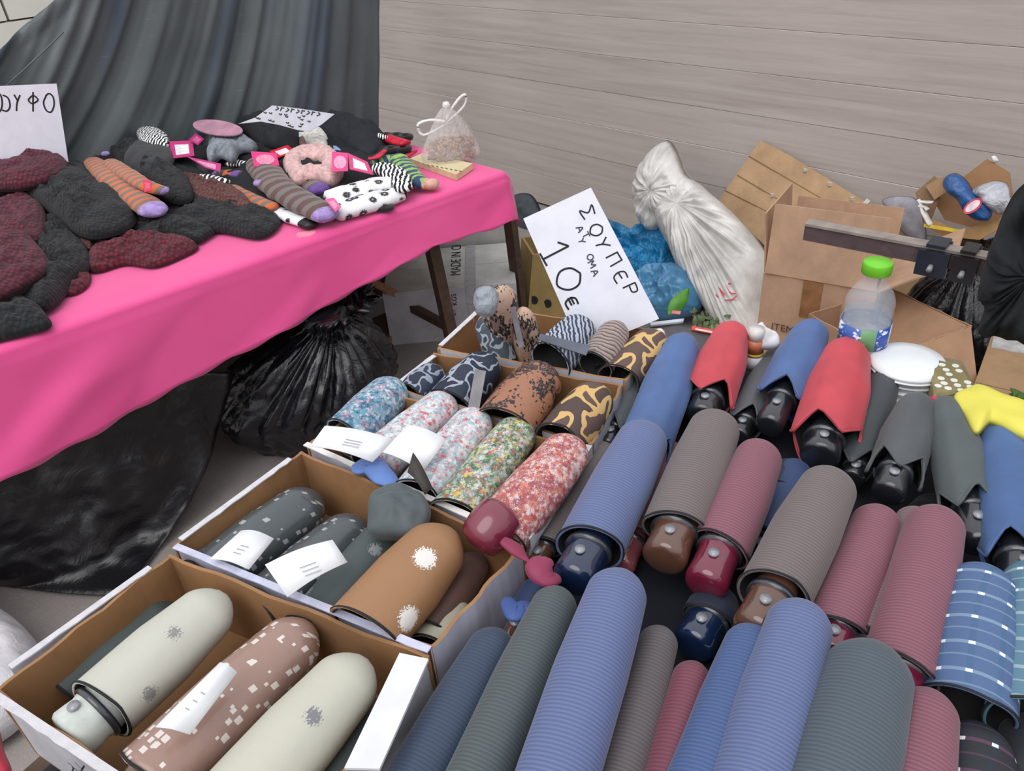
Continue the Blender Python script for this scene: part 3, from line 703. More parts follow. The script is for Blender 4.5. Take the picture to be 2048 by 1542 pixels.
# bag of nuts
def nut_bag():
    base = P(905, 322, T); o = thing('nut_bag', 'knotted clear plastic bag of nuts at the far end of the pink table', 'bag', base)
    nn, kk = 40, 22; H = .20; Rr = .125; vs_, fs = [], []
    for k in range(kk + 1):
        t = k / kk
        r = Rr * (.80 + .2 * math.sin(min(1, t * 4) * math.pi / 2)) * (1 - t ** 1.1) ** .75 + .008
        if t < .05: r = Rr * .8
        for i in range(nn):
            a = i / nn * math.tau
            rr = r * (1 + (.10 * t + .03) * math.sin(a * 11 + 2 * math.sin(a * 3)) + .05 * noise.noise(V((math.cos(a) * 2, math.sin(a) * 2, t * 5))))
            p = base + TD * math.cos(a) * rr + TN * math.sin(a) * rr * .8; p.z = T + .002 + t * H
            vs_.append(p)
    for k in range(kk):
        for i in range(nn):
            a = k * nn + i; b = k * nn + (i + 1) % nn; fs.append((a, b, b + nn, a + nn))
    fs.append(tuple(reversed(range(nn))))
    put('bag_film', vs_, fs, film('f4eeea', .32, .25, 25, 1.0), o)
    top = base + Z3 * (H + .004)
    v, f, _ = tube([top - Z3 * .012, top, top + Z3 * .012], [.011, .015, .01], 12); put('knot', v, f, film('f2eeec', .95, .35), o)
    cr = ray(905, 200); rt = M3 @ V((1, 0, 0))
    for pts in ([(893, 238), (905, 215), (920, 195), (931, 190), (930, 208), (915, 226), (896, 242)], [(890, 243), (865, 240), (840, 246), (836, 256), (846, 270), (868, 262), (888, 250)]):
        pl = (top, V((-cr.x, -cr.y, 0)).normalized()); ps = [R(x, y, pl) for x, y in pts]; sh_ = top - ps[0]; 
        v, f, _ = tube(catmull(ps, 30, False), .0085, 8, .6, wob=.4); put('handle', v, f, film('f2eeec', .9, .35), o)
    nuts = []
    ico = [V(q).normalized() for q in ((1, 0, 0), (-1, 0, 0), (0, 1, 0), (0, -1, 0), (0, 0, 1), (0, 0, -1))]
    fc = [(0, 2, 4), (2, 1, 4), (1, 3, 4), (3, 0, 4), (2, 0, 5), (1, 2, 5), (3, 1, 5), (0, 3, 5)]
    for k in range(420):
        a = random.random() * math.tau; r = Rr * .78 * random.random() ** .5; h = random.random() * .085 * (1 - (r / Rr) * .35)
        c_ = base + TD * math.cos(a) * r + TN * math.sin(a) * r * .75 + Z3 * (.01 + h)
        mrot = Matrix.Rotation(random.random() * 6, 3, (random.random(), random.random(), 1))
        nuts.append(([c_ + mrot @ V((q.x * .011, q.y * .007, q.z * .006)) for q in ico], fc))
    v, f = merge(nuts); tag(put('nuts', v, f, plain('9c6b48', .6, .25, 40), o), kind='stuff')
nut_bag()

# ------------------------------------------------------------------ under and around the pink table
def sheet_under():
    # black plastic sheet hanging from the table and spreading on the ground
    bot = [P(x, y, 0) for x, y in ((-420, 1140), (-200, 1160), (0, 1172), (130, 1185), (232, 1190))]
    rt = [P(232, 1190, 0), P(330, 1110, .04), P(385, 1035, .10), P(425, 930, .2), P(445, 850, .3)]
    tp0 = T0 + TN * .05 - TD * 1.0; tp1 = R(470, 760, (T0 + TN * .07, TN))
    nx, nz = 70, 50; vs_, fs = [], []
    bc = catmull(bot, nx + 1, False); rc = catmull(rt, 12, False)
    for j in range(nz + 1):
        t = j / nz
        for i in range(nx + 1):
            s = i / nx
            b = bc[i]; tp = tp0.lerp(tp1, s); tp = V((tp.x, tp.y, .62 - .25 * s ** 3 * 1.0))
            g = t ** .8
            p = V((b.x + (tp.x - b.x) * (g ** .9), b.y + (tp.y - b.y) * (g ** .9), b.z + (tp.z - b.z) * (t ** 1.7)))
            d = .05 * noise.noise(V((p.x * 4, p.y * 4, p.z * 3))) + .025 * noise.noise(V((p.x * 11, p.y * 11, p.z * 8)))
            d += .008 * noise.noise(p * 30)
            d *= min(1, t * 5)
            vs_.append(p + V((TD.y, -TD.x, .5)) * (d + .02) + Z3 * .004)
    for j in range(nz):
        for i in range(nx):
            a = j * (nx + 1) + i; fs.append((a, a + 1, a + nx + 2, a + nx + 1))
    o = put('plastic_sheet', vs_, fs, crinkle('100e12', .3, 6, .5, .012))
    md = o.modifiers.new('thick', 'SOLIDIFY'); md.thickness = .002
    tag(o, 'black plastic sheet hanging below the pink table onto the ground', 'plastic sheet')
sheet_under()
def sack(label, base, r, h, neck, m, name='rubbish_bag', cat='bag', sq=(1, 1), seed=0, wr=.16, film_cuff=None):
    nn, kk = 130, 60; vs_, fs = [], []
    for k in range(kk + 1):
        t = k / kk
        if t < .85: pr = (math.sin(min(1, t / .3) * math.pi / 2) * .28 + .72) * (1 - max(0, (t - .3) / .55) ** 2 * .78)
        else: pr = .22 + (t - .85) / .15 * .2
        c_ = base + (neck - base) * V((1, 1, 1)).length * 0 + (neck - base) * (max(0, t - .3) / .7)
        c_.z = base.z + h * t
        for i in range(nn):
            a = i / nn * math.tau
            w1 = (noise.noise(V((math.cos(a) * 1.8, math.sin(a) * 1.8, t * 3 + seed))) * wr
                  + .13 * (1 - abs(noise.noise(V((math.cos(a) * 7, math.sin(a) * 7, t * .9 + seed)))) * 3.2) * (t + .2) + .05 * noise.noise(V((math.cos(a) * 9, math.sin(a) * 9, t * 14 + seed))))
            rr = r * pr * (1 + w1 * (1 if t < .8 else 1.5))
            vs_.append(c_ + V((math.cos(a) * rr * sq[0], math.sin(a) * rr * sq[1], (.01 * noise.noise(V((a * 3, t, seed))) if k else 0))))
    for k in range(kk):
        for i in range(nn):
            a = k * nn + i; b = k * nn + (i + 1) % nn; fs.append((a, b, b + nn, a + nn))
    fs.append(tuple(reversed(range(nn)))); fs.append(tuple(range(kk * nn, kk * nn + nn)))
    return tag(put(name, vs_, fs, m), label, cat)
bb = P(610, 880, 0); bb.z = .005
sack('full black bin bag with a gathered top under the pink table', bb + V((.0, .12, 0)), .30, .50, P(665, 640, .5) + V((0, .1, 0)), crinkle('15151a', .12, 7, .55, .015), seed=3)
# white carton, printed
def carton(name, label, corners, z0, z1, mo, mi, cat='box', parts_label=None, th=.004, bottom=True, group=None):
    """open box; corners are world xy at the rim, counter-clockwise or clockwise"""
    c_ = sum(corners, V((0, 0, 0))) / 4; o = thing(name, label, cat, (c_.x, c_.y, z0), group)
    for i in range(4):
        a, b = corners[i], corners[(i + 1) % 4]; a = V((a.x, a.y, z0)); b = V((b.x, b.y, z0))
        inn = (V((c_.x, c_.y, z0)) - (a + b) / 2); d = (b - a).normalized(); inn = (inn - inn.dot(d) * d).normalized() * th
        segs = 14; vs_, fs, fm = [], [], []
        for k in range(segs + 1):
            p = a.lerp(b, k / segs); wv = inn.normalized() * .002 * math.sin(k * 1.3 + i); top = z1 + .0015 * noise.noise(V((k * 1.7, i, c_.x * 9)))
            for q, zz in ((p, z0), (p + wv, top), (p + inn + wv, top), (p + inn, z0)): vs_.append(V((q.x, q.y, zz)))
        for k in range(segs):
            for j in range(4):
                s0 = k * 4 + j; s1 = k * 4 + (j + 1) % 4; fs.append((s0, s1, s1 + 4, s0 + 4)); fm.append(0 if j == 0 else 1)
        fs += [(0, 1, 2, 3), (segs * 4 + 3, segs * 4 + 2, segs * 4 + 1, segs * 4)]; fm += [1, 1]
        put('side_panel', vs_, fs, [mo, mi], o, smooth=False, fm=fm)
    if bottom:
        b = [V((p.x, p.y, z0)) for p in corners]; v, f = prism(b, [p + Z3 * .003 for p in b]); put('bottom_panel', v, f, mi, o, smooth=False)
    return o
WC = cardboard('c3c1bf'); WCL = cardboard('a9a7b4'); KC = cardboard('a98663')
def closed_box(name, label, fl, fr, depth, z0, z1, m, cat='box', mtop=None):
    d = (fr - fl); d.z = 0; nrm = V((-d.y, d.x, 0)).normalized() * depth
    a = [V((fl.x, fl.y, z0)), V((fr.x, fr.y, z0))]; a += [a[1] + nrm, a[0] + nrm]
    c_ = sum(a, V((0, 0, 0))) / 4; o = thing(name, label, cat, c_)
    v, f = prism(a, [V((p.x, p.y, z1)) for p in a]); put('box_body', v, f, m, o, smooth=False)
    # two lid flaps meeting in the middle, proud of the body
    for k in (0, 1):
        m0 = a[0].lerp(a[3], .5 * k + .003); m1 = a[0].lerp(a[3], .5 * k + .497)
        q = [m0, m0 + d, m1 + d, m1]; q = [V((p.x, p.y, z1)) for p in q]
        v, f = prism(q, [p + Z3 * .004 for p in q]); put('lid_flap', v, f, mtop or m, o, smooth=False)
    return o, a, d.normalized(), nrm.normalized()
BL = P(783, 690, 0); BRt = P(1040, 668, 0)
cb, a, du, dn = closed_box('carton', 'white carton printed MADE IN CHINA beneath the far end of the table', BL, BRt, .42, 0, .235, cardboard('bcbac0'), mtop=cardboard('c6c6c0'))
fc_ = lambda s, z: V((a[0].x, a[0].y, z)) + du * s - dn * .001
L_ = (a[1] - a[0]).length
top_ = hz(.2395); fpl = (V((a[0].x, a[0].y, 0)), -dn)
t0_ = R(912, 552, top_); text('printed_text', 'MADE IN CHINA', .062, t0_ + dn * .235, dn, -du, INK, cb)
for s_, x, y in (('PCS', 890, 600), ('KGS', 909, 599), ('50', 888, 625), ('21', 907, 625), ('18', 903, 648), ('66', 886, 650)):
    text('printed_text', s_, .029, R(x, y, fpl) - dn * .001, Z3, -du, INK, cb)
sl = (R(930, 552, top_) - V((a[0].x, a[0].y, .2395))).dot(du)
q = [V((a[0].x, a[0].y, .2405)) + du * sl, V((a[0].x, a[0].y, .2405)) + du * (sl + .045)]; q = [q[0], q[1], q[1] + dn * .42, q[0] + dn * .42]
v, f = prism(q, [p + Z3 * .0006 for p in q]); put('packing_tape', v, f, film('c9c9cc', .5, .2), cb, smooth=False)
q0 = fc_(sl, .0) - dn * .0006; q = [q0, q0 + du * .045, q0 + du * .045 + Z3 * .24, q0 + Z3 * .24]
v, f = prism(q, [p - dn * .0006 for p in q]); put('packing_tape', v, f, film('c9c9cc', .5, .2), cb, smooth=False)
# a second white box on top at the back and a long flattened one on the left
e0 = V((a[3].x, a[3].y, 0)) + du * .12 + dn * .02
closed_box('carton', 'white box just under the drooping right end of the pink cloth', V((e0.x, e0.y, 0)) + du * .05, V((e0.x, e0.y, 0)) + du * .42, .30, 0, .44, cardboard('c0c0bc'))
d0 = P(690, 585, .02)
closed_box('carton', 'grey white box left of the printed carton behind the table leg', P(700, 650, 0) + TN * .12, P(800, 655, 0) + TN * .10, .45, 0, .30, cardboard('b1adb0'))
v, f = bar(P(1045, 640, 0), P(1018, 425, .50) + V((0, 0, 0)), .05, .03, WNRM); 
o = tag(put('wooden_plank', v, f, WB, smooth=False), 'dark brown plank leaning behind the white carton at the table end', 'plank')
v, f = obox(P(735, 672, .03) + TN * .0, TD * .16, TN * .10, Z3 * .012)
tag(put('wooden_board', v, f, wood('8f6b48', '6d4e32'), smooth=False), 'light brown wooden board on the ground left of the white carton', 'board')
# ochre crate between carton and price card
cr_ = thing('produce_crate', 'ochre cardboard produce crate with round hand holes beside the white carton', 'crate', P(1100, 620, 0))
OC = cardboard('9a8250')
pl = facing(1090, 640, 0, .05, .2)
def cast(pts): return [R(x, y, pl) for x, y in pts]
bb_ = cast([(1055, 640), (1165, 650), (1160, 500), (1065, 510)])
hn = pl[1]
v, f = prism(bb_, [p - hn * .012 for p in bb_]); put('front_panel', v, f, OC, cr_, smooth=False)
for (x, y) in ((1068, 600), (1095, 607), (1128, 560)):
    cc = R(x, y, pl) + hn * .001; s = M3 @ V((1, 0, 0)); pts = [cc + s * .017 * math.cos(t / 14 * math.tau) + Z3 * .02 * math.sin(t / 14 * math.tau) for t in range(14)]
    v, f = prism(pts, [p + hn * .0015 for p in pts]); put('hand_hole', v, f, BLACKP, cr_, smooth=False)
bk = [p - hn * .22 for p in bb_]; v, f = prism(bk, [p - hn * .012 for p in bk]); put('back_panel', v, f, OC, cr_, smooth=False)
for i, j in ((0, 3), (1, 2)):
    q = [bb_[i], bb_[j], bk[j], bk[i]]; s = (M3 @ V((1, 0, 0))) * .01
    v, f = prism(q, [p + s for p in q]); put('side_panel', v, f, OC, cr_, smooth=False)
# dark bits at the wall foot
tag(pillow('dark_cloth', [(1020, 400), (1060, 388), (1085, 430), (1095, 500), (1060, 520), (1030, 470)], wpl(.25, .3), .06, plain('3a4248'), wr=.01), 'slate grey cloth bundle at the wall foot behind the plank', 'cloth')

# ------------------------------------------------------------------ rubbish against the wooden wall
wb = thing('plastic_bag', 'big white plastic sack with a tied neck leaning against the wooden wall', 'bag', P(1400, 600, 0))
WBAG = crinkle('c9c7c3', .5, 9, .4, .01)
pillow('bag_body', [(1330, 462), (1345, 400), (1395, 372), (1435, 400), (1480, 440), (1530, 500), (1560, 580), (1545, 690), (1500, 720), (1440, 660), (1400, 600), (1370, 560), (1350, 510)], wpl(.62, .75), .17, WBAG, wb, wr=.03, wf=6, rings=40, N=130, centre=(1385, 440), under=.6, rays=.06, facet=.03)
pillow('bag_top', [(1330, 282), (1352, 300), (1370, 345), (1395, 375), (1375, 420), (1345, 440), (1310, 462), (1288, 440), (1280, 390), (1285, 330)], wpl(.42, .25), .11, WBAG, wb, wr=.02, wf=8, rings=26, N=100, under=.6, rays=.03, facet=.03)
strokes('red_print', [[(1425, 572), (1432, 590), (1446, 598), (1440, 580), (1428, 570)], [(1436, 575), (1450, 590)], [(1450, 570), (1460, 585), (1472, 588)], [(1456, 568), (1470, 566)], [(1444, 600), (1462, 600), (1474, 592)]], (wpl(.62, .75)[0] + wpl(.62, .75)[1] * .155, wpl(.62, .75)[1]), 3, plain('b84a50'), wb)
BLUE = crinkle('1f7cae', .22, 11, .9, .02)
tag(pillow('plastic_bag', [(1190, 440), (1240, 450), (1290, 470), (1310, 446), (1360, 448), (1368, 520), (1385, 575), (1340, 610), (1250, 600), (1200, 540)], wpl(.42, .7), .14, BLUE, wr=.03, wf=9, rings=34, N=110, under=.5, facet=.14), 'deep blue crumpled plastic bag behind the ten euro card', 'bag')
tag(pillow('plastic_bag', [(1260, 570), (1300, 540), (1365, 535), (1390, 560), (1405, 600), (1390, 628), (1330, 640), (1270, 630)], wpl(.72, .8), .10, film('4c88b0', .8, .2, 16, 1.0), wr=.02, wf=10, rings=30, N=90, facet=.09), 'paler blue see-through plastic bag in front of the deep blue one', 'bag')
tag(pillow('yellow_scrap', [(1246, 468), (1258, 463), (1262, 470), (1250, 476)], wpl(.60, .7), .02, plain('d8d040')), 'tiny yellow plastic scrap in the deep blue bag', 'scrap')
def leaf_mesh(px, py, L, wd, rot, z=.1):
    q = P(px, py, z); r = M3 @ V((math.cos(rot), math.sin(rot), 0)); u = M3 @ V((-math.sin(rot), math.cos(rot), 0)); n = M3 @ V((0, 0, 1))
    vs_, fs = [], []
    for i in range(9):
        t = i / 8; w_ = wd * math.sin(t * math.pi) ** .7 * (1 - .3 * t)
        for s in (-1, 0, 1): vs_.append(q + r * (t - .5) * L + u * s * w_ + n * (-.12 * w_ * (1 - abs(s)) + .01 * math.sin(t * 3)))
    for i in range(8):
        for s in (0, 1): a = i * 3 + s; fs.append((a, a + 1, a + 4, a + 3))
    return vs_, fs
v, f = leaf_mesh(1357, 603, .12, .03, .9, .30)
o = tag(put('green_leaf', v, f, plain('4c8a28', .5, .15)), 'single large green leaf stuck to the pale blue bag', 'leaf'); md = o.modifiers.new('t', 'SOLIDIFY'); md.thickness = .001
pt_ = []
for k in range(70):
    pt_.append(leaf_mesh(random.uniform(1385, 1470), random.uniform(615, 660), .035, .008, random.uniform(-.5, 2), random.uniform(.02, .15)))
v, f = merge(pt_); tag(put('weeds', v, f, plain('5d6b4c', .7, .3)), 'grey green weeds growing at the foot of the white sack', 'plants', kind='stuff')
tag(pillow('dark_cloth', [(1395, 560), (1420, 590), (1470, 640), (1440, 650), (1400, 620)], wpl(.62, .8), .03, plain('3a1824')), 'dark maroon cloth strip between blue bag and white sack', 'cloth')
# flattened cardboard leaning on the wall
fp = wpl(.20, .30)
fb = thing('flattened_box', 'large flattened cardboard box leaning diagonally on the wooden wall', 'box', R(1650, 560, fp))
panels = [[(1522, 281), (1577, 309), (1492, 452), (1430, 412)], [(1577, 309), (1862, 484), (1840, 560), (1770, 640), (1560, 520), (1492, 452)]]
for i, pn in enumerate(panels):
    q = [R(x, y, fp) for x, y in pn]; v, f = prism(q, [p + fp[1] * (.006 + .002 * i) for p in q]); put('cardboard_panel', v, f, cardboard('bb9a76'), fb, smooth=False)
def crease(parent, x0, y0, x1, y1, pl, off, m, wd=.004):
    a_, b_ = R(x0, y0, pl), R(x1, y1, pl); s = (b_ - a_).cross(pl[1]).normalized() * wd / 2
    q = [a_ - s, b_ - s, b_ + s, a_ + s]; q = [p + pl[1] * off for p in q]; v, f = prism(q, [p + pl[1] * .0008 for p in q]); return put('fold_line', v, f, m, parent, smooth=False)
crm = cardboard('86683f')
for l in ((1499, 312, 1770, 470), (1450, 380, 1540, 425), (1476, 350, 1560, 400)): crease(fb, *l, fp, .0075, crm)
tp_ = R(1720, 410, fp); 
q = [R(x, y, (fp[0] + fp[1] * .008, fp[1])) for x, y in ((1705, 428), (1711, 431), (1741, 402), (1734, 397))]
v, f = prism(q, [p + fp[1] * .001 for p in q]); put('torn_tape', v, f, plain('cfcac0', .4), fb, smooth=False)
for x, y in ((1611, 340), (1660, 368), (1704, 397), (1744, 421), (1790, 450), (1545, 390), (1660, 415)):
    q = R(x, y, (fp[0] + fp[1] * .008, fp[1])); v, f = obox(q, V((.008, 0, 0)), V((0, .008, 0)), Z3 * .006); put('tape_scrap', v, f, film('e0dccf', .7, .15), fb, smooth=False)

# big open carton with raised flaps
def big_box():
    zt = .46; f0 = P(1527, 546, zt); f1 = P(1745, 583, zt); f1 = f0 + (f1 - f0) * 1.04
    d = (f1 - f0); d.z = 0; nn_ = V((-d.y, d.x, 0)).normalized()
    dep = .32; MB = cardboard('b8957a')
    cs = [f0, f1, f1 + nn_ * dep, f0 + nn_ * dep]
    o = carton('open_carton', 'large brown open carton with its flaps standing up', cs, 0.0, zt, MB, MB)
    du_ = d.normalized()
    def flap(p, q, up, name='flap'):
        b = [p, q, q + up, p + up]; nrm = (q - p).cross(up).normalized() * .005
        v, f = prism(b, [x + nrm for x in b]); return put(name, v, f, MB, o, smooth=False)
    flap(f0 + Z3 * .003 + du_ * .005, f1 + Z3 * .003 - du_ * .005, Z3 * .225 + nn_ * .03)
    flap(f0 + nn_ * .006, f0 + nn_ * (dep - .01), Z3 * .20 - du_ * .02)
    flap(f0 + nn_ * dep + du_ * .005, f1 + nn_ * dep - du_ * .005, Z3 * .15 + nn_ * .02)
    flap(f1 + nn_ * .006, f1 + nn_ * (dep - .01), Z3 * .12 + du_ * .18)
    # packing tape down the front and print at the lower edge
    c_ = f0.lerp(f1, .46) - nn_ * .002; q = [c_ - du_ * .03, c_ + du_ * .03, c_ + du_ * .03 - Z3 * .13, c_ - du_ * .03 - Z3 * .13]
    v, f = prism(q, [x - nn_ * .0008 for x in q]); put('tape_strip', v, f, plain('8f6542', .3), o, smooth=False)
    tq = R(1566, 655, (f0, nn_)); text('printed_text', 'ITEM', .036, tq - nn_ * .007, du_, Z3, plain('5b4030'), o)
    return f0, f1, nn_, du_
bf0, bf1, bn, bd = big_box()
# smaller open box
sb_c = [P(x, y, .36) for x, y in ((1768, 640), (1930, 690), (1948, 650), (1790, 572))]
def small_box():
    zt = .40; a_ = P(1782, 575, zt + .0); b_ = P(1944, 652, zt)
    d = (b_ - a_); d.z = 0; L = d.length; du_ = d.normalized(); nn_ = V((du_.y, -du_.x, 0))   # towards the customer
    if nn_.dot(-a_) < 0: nn_ = -nn_
    dep = .34; MB = cardboard('a98568')
    o = carton('open_carton', 'smaller open brown box behind the water bottle with one flap folded in', [a_, b_, b_ + nn_ * dep, a_ + nn_ * dep], 0.0, zt, MB, MB)
    def flap(p, q, up):
        b = [p, q, q + up]; b = [p, q, q + up + (p - q) * .15, p + up + (q - p) * .15]; nrm = (q - p).cross(up).normalized() * .005
        v, f = prism(b, [x + nrm for x in b]); put('flap', v, f, MB, o, smooth=False)
    flap(a_ + du_ * .01 + nn_ * .01, b_ - du_ * .01 + nn_ * .01, -Z3 * .12 + nn_ * .10)
    flap(b_ + nn_ * .01, b_ + nn_ * (dep - .01), -Z3 * .13 + du_ * .10)
small_box()
sack('black bin bag slumped behind the smaller open box', V((1.40, 2.12, 0)) - WNRM * .25, .21, .50, V((1.34, 2.10, .5)) - WNRM * .25, crinkle('14151a', .2, 9, .6, .02), seed=9)
tag(pillow('cardboard_disc', [(1765, 400), (1800, 392), (1835, 400), (1850, 440), (1850, 490), (1810, 470), (1780, 430)], wpl(.30, .35), .03, plain('8d8a90'), wr=.004), 'grey cloth bundle between flattened box and torn carton', 'cloth')
# torn carton with bottle pack film, resting high on the pile
tp = wpl(.40, .35)
tb = thing('torn_carton', 'torn brown carton holding shrink film, right end of the wall', 'box', R(1900, 480, tp))
for pn, off, cc in (([(1868, 400), (1975, 318), (2020, 345), (2030, 420), (1960, 460), (1890, 440)], 0, '9c7450'), ([(1832, 385), (1870, 352), (1890, 372), (1862, 440), (1850, 455)], .05, '8d6f52'), ([(1845, 445), (1870, 440), (1920, 462), (1990, 440), (2030, 440), (1960, 480), (1900, 485)], .07, 'b08a5c'), ([(1852, 372), (1880, 356), (1915, 345), (1900, 380), (1870, 400)], .07, 'a58260')):
    pl2 = (tp[0] + tp[1] * off, tp[1]); q = [R(x, y, pl2) for x, y in pn]
    v, f = prism(q, [p + pl2[1] * .006 for p in q]); put('torn_panel', v, f, cardboard(cc), tb, smooth=False)
card('yellow_strip', [(1849, 447), (1922, 459), (1918, 466), (1848, 454)], (tp[0] + tp[1] * .10, tp[1]), .004, plain('d2b43c'), tb)
for pts_, nm in (([(1836, 400), (1842, 410), (1850, 430), (1862, 450)], 0), ([(1840, 405), (1855, 405), (1866, 404)], 1), ([(1838, 412), (1850, 414), (1856, 420)], 2)):
    ps = catmull([R(x, y, (tp[0] + tp[1] * .1, tp[1])) for x, y in pts_], 14, False); v, f, _ = tube(ps, .011, 7, .4, wob=.8); put('torn_paper', v, f, plain('d6d3d0'), tb)
bp = (tp[0] + tp[1] * .12, tp[1])
pk = thing('bottle_wrap', 'blue printed plastic wrap with a crumpled clear end in the torn carton', 'wrapper', R(1930, 400, bp))
pillow('blue_film', [(1885, 368), (1895, 350), (1915, 347), (1935, 362), (1950, 385), (1975, 405), (1985, 425), (1975, 442), (1950, 440), (1930, 425), (1915, 400), (1895, 385)], bp, .05, crinkle('1e5390', .15, 20, .6, .01), pk, wr=.012, wf=18)
pillow('clear_film', [(1945, 380), (1985, 362), (2015, 368), (2022, 395), (2035, 410), (2000, 430), (1975, 415), (1955, 395)], bp, .05, crinkle('b9bcc4', .12, 18, 1.0, .02), pk, wr=.02, wf=20)
q = R(1946, 412, (bp[0] + bp[1] * .058, bp[1])); rt = M3 @ V((.8, .6, 0)); up = M3 @ V((-.6, .8, 0))
pts_ = [q + rt * .035 * math.cos(t / 16 * math.tau) + up * .018 * math.sin(t / 16 * math.tau) for t in range(16)]
v, f = prism(pts_, [p + bp[1] * .002 for p in pts_]); put('red_emblem', v, f, plain('c94a5c'), pk, smooth=False)
pts_ = [q + rt * .028 * math.cos(t / 16 * math.tau) + up * .012 * math.sin(t / 16 * math.tau) for t in range(16)]
v, f = prism([p + bp[1] * .0021 for p in pts_], [p + bp[1] * .003 for p in pts_]); put('emblem_centre', v, f, plain('e8d4da'), pk, smooth=False)
tag(pillow('paper_scrap', [(1983, 314), (1992, 312), (1998, 322), (1988, 326)], tp, .015, plain('d8d8dc')), 'small white paper scrap on top of the torn carton', 'paper')
# floor-level carton at the right edge
closed_box('carton', 'brown carton with a white paper label at the right edge', V((*P(1905, 890, .3).xy, 0)), V((*P(2160, 960, .3).xy, 0)), .66, 0, .30, cardboard('a08160'))
lc = P(2030, 690, .305); v, f = obox(lc, bd * .06, bn * .045, Z3 * .001); tag(put('paper_label', v, f, plain('a9a8a6'), smooth=False), 'white shipping paper on the carton below the dark coat', 'label')

# rail with hanging dark coats
RZ = .98
r0 = P(1612, 462, RZ); r1 = P(2048, 545, RZ); r1 = r0 + (r1 - r0) * 1.6
rl_ = thing('clothes_rail', 'dark wooden rail running in from the right above the boxes', 'rail', V((r1.x, r1.y, 0)))
v, f = bar(r0, r1, .022, .030); put('rail_beam', v, f, wood('5c4b4c', '463839'), rl_, smooth=False)
v, f = bar(r0 + Z3 * .018, r1 + Z3 * .018, .028, .005); put('rail_top_strip', v, f, plain('8a8078', .4), rl_, smooth=False)
pe = r1 - (r1 - r0).normalized() * .08; v, f = bar(V((pe.x, pe.y, 0)), pe - Z3 * .02, .05, .05, V((1, 0, 0))); put('post', v, f, wood('5c4b4c', '463839'), rl_, smooth=False)
v, f = obox(V((pe.x, pe.y, .012)), V((.22, 0, 0)), V((0, .22, 0)), Z3 * .012); put('foot', v, f, plain('2b2b2e'), rl_, smooth=False)
rdir = (r1 - r0).normalized(); rn = V((rdir.y, -rdir.x, 0)); rn = rn if rn.dot(-r0) > 0 else -rn
for x, w_, lb, cc in ((1872, .026, 'black clamp fixed on the wooden rail, nearer its free end', '1c2430'), (1935, .020, 'black clamp fixed on the rail beside the dark coat', '15161a')):
    q = P(x, 462 + (x - 1612) * .19, RZ); c2 = r0 + rdir * (q - r0).dot(rdir)
    cl = thing('rail_clamp', lb, 'clamp', c2, 'clamps on the wooden rail')
    v, f = obox(c2 + rn * .018 - Z3 * .008, rdir * w_, rn * .005, Z3 * .024); put('jaw', v, f, plain(cc, .35), cl, smooth=False)
    v, f = obox(c2 - rn * .02, rdir * w_ * .7, rn * .005, Z3 * .022); put('back_jaw', v, f, plain(cc, .35), cl, smooth=False)
    v, f = obox(c2 + Z3 * .025, rdir * w_ * .6, rn * .022, Z3 * .003); put('bridge', v, f, plain(cc, .35), cl, smooth=False)
    v, f, _ = tube([c2 + rn * .022 - Z3 * .012, c2 + rn * .034 - Z3 * .016], .005, 8); put('screw', v, f, plain('8a8a90', .3), cl)
cp = (r0 + rn * .05, rn)
ct = thing('dark_coat', 'dark charcoal fleece coat hanging over the rail at the right edge', 'coat', R(2040, 660, cp))
FL = plain('191e21', .95, .12, 30, 200, .5, 0, .002)
pillow('coat_front', [(1972, 520), (1990, 470), (2040, 380), (2120, 330), (2250, 400), (2230, 640), (2120, 680), (2010, 668), (1962, 655), (1970, 610), (1955, 590)], cp, .07, FL, ct, wr=.03, wf=9, under=.1, centre=(2080, 520), rays=.05, facet=.04)
cp2 = (r0 - rn * .05, rn)
pillow('coat_back', [(1985, 500), (2010, 420), (2045, 370), (2120, 330), (2250, 400), (2220, 560), (2100, 600), (2000, 580)], cp2, .06, FL, ct, wr=.02, wf=9, under=.3)

# ------------------------------------------------------------------ display table and boxes of umbrellas
DZ = .715; RIM = .85
EA = V((.565, .825, 0)).normalized(); ER = V((EA.y, -EA.x, 0))
dt = thing('display_table', 'low market table under a black cloth carrying all umbrellas', 'table', P(1300, 1000, 0))
q0 = P(330, 1110, RIM); q0.z = 0
def D(a_, r_, z): return V((q0.x, q0.y, z)) + EA * a_ + ER * r_
v, f = obox(D(.25, .75, DZ - .035), EA * .74, ER * .77, Z3 * .012); put('tabletop', v, f, WB, dt, smooth=False)
for s in ((-.45, .04), (.92, .04), (-.45, 1.45), (.92, 1.45)):
    v, f = bar(D(s[0], s[1], 0), D(s[0], s[1], DZ - .04), .05, .05, EA); put('leg', v, f, WB, dt, smooth=False)
vs_, fs = [], []; nx, ny = 60, 60
for i in range(nx + 1):
    for j in range(ny + 1):
        a_ = -.50 + 1.50 * i / nx; r_ = -.02 + 1.56 * j / ny
        e = min(i, nx - i, j, ny - j); z = DZ - .012 if e > 1 else (DZ - .02 if e == 1 else DZ - .16)
        vs_.append(D(a_, r_, z + (.004 * noise.noise(V((a_ * 9, r_ * 9, 0))) if e > 1 else 0)))
for i in range(nx):
    for j in range(ny):
        k = i * (ny + 1) + j; fs.append((k, k + 1, k + ny + 2, k + ny + 1))
o = put('black_cloth', vs_, fs, plain('17181f', .85)); tag(o, 'black cloth spread over the umbrella table', 'tablecloth')
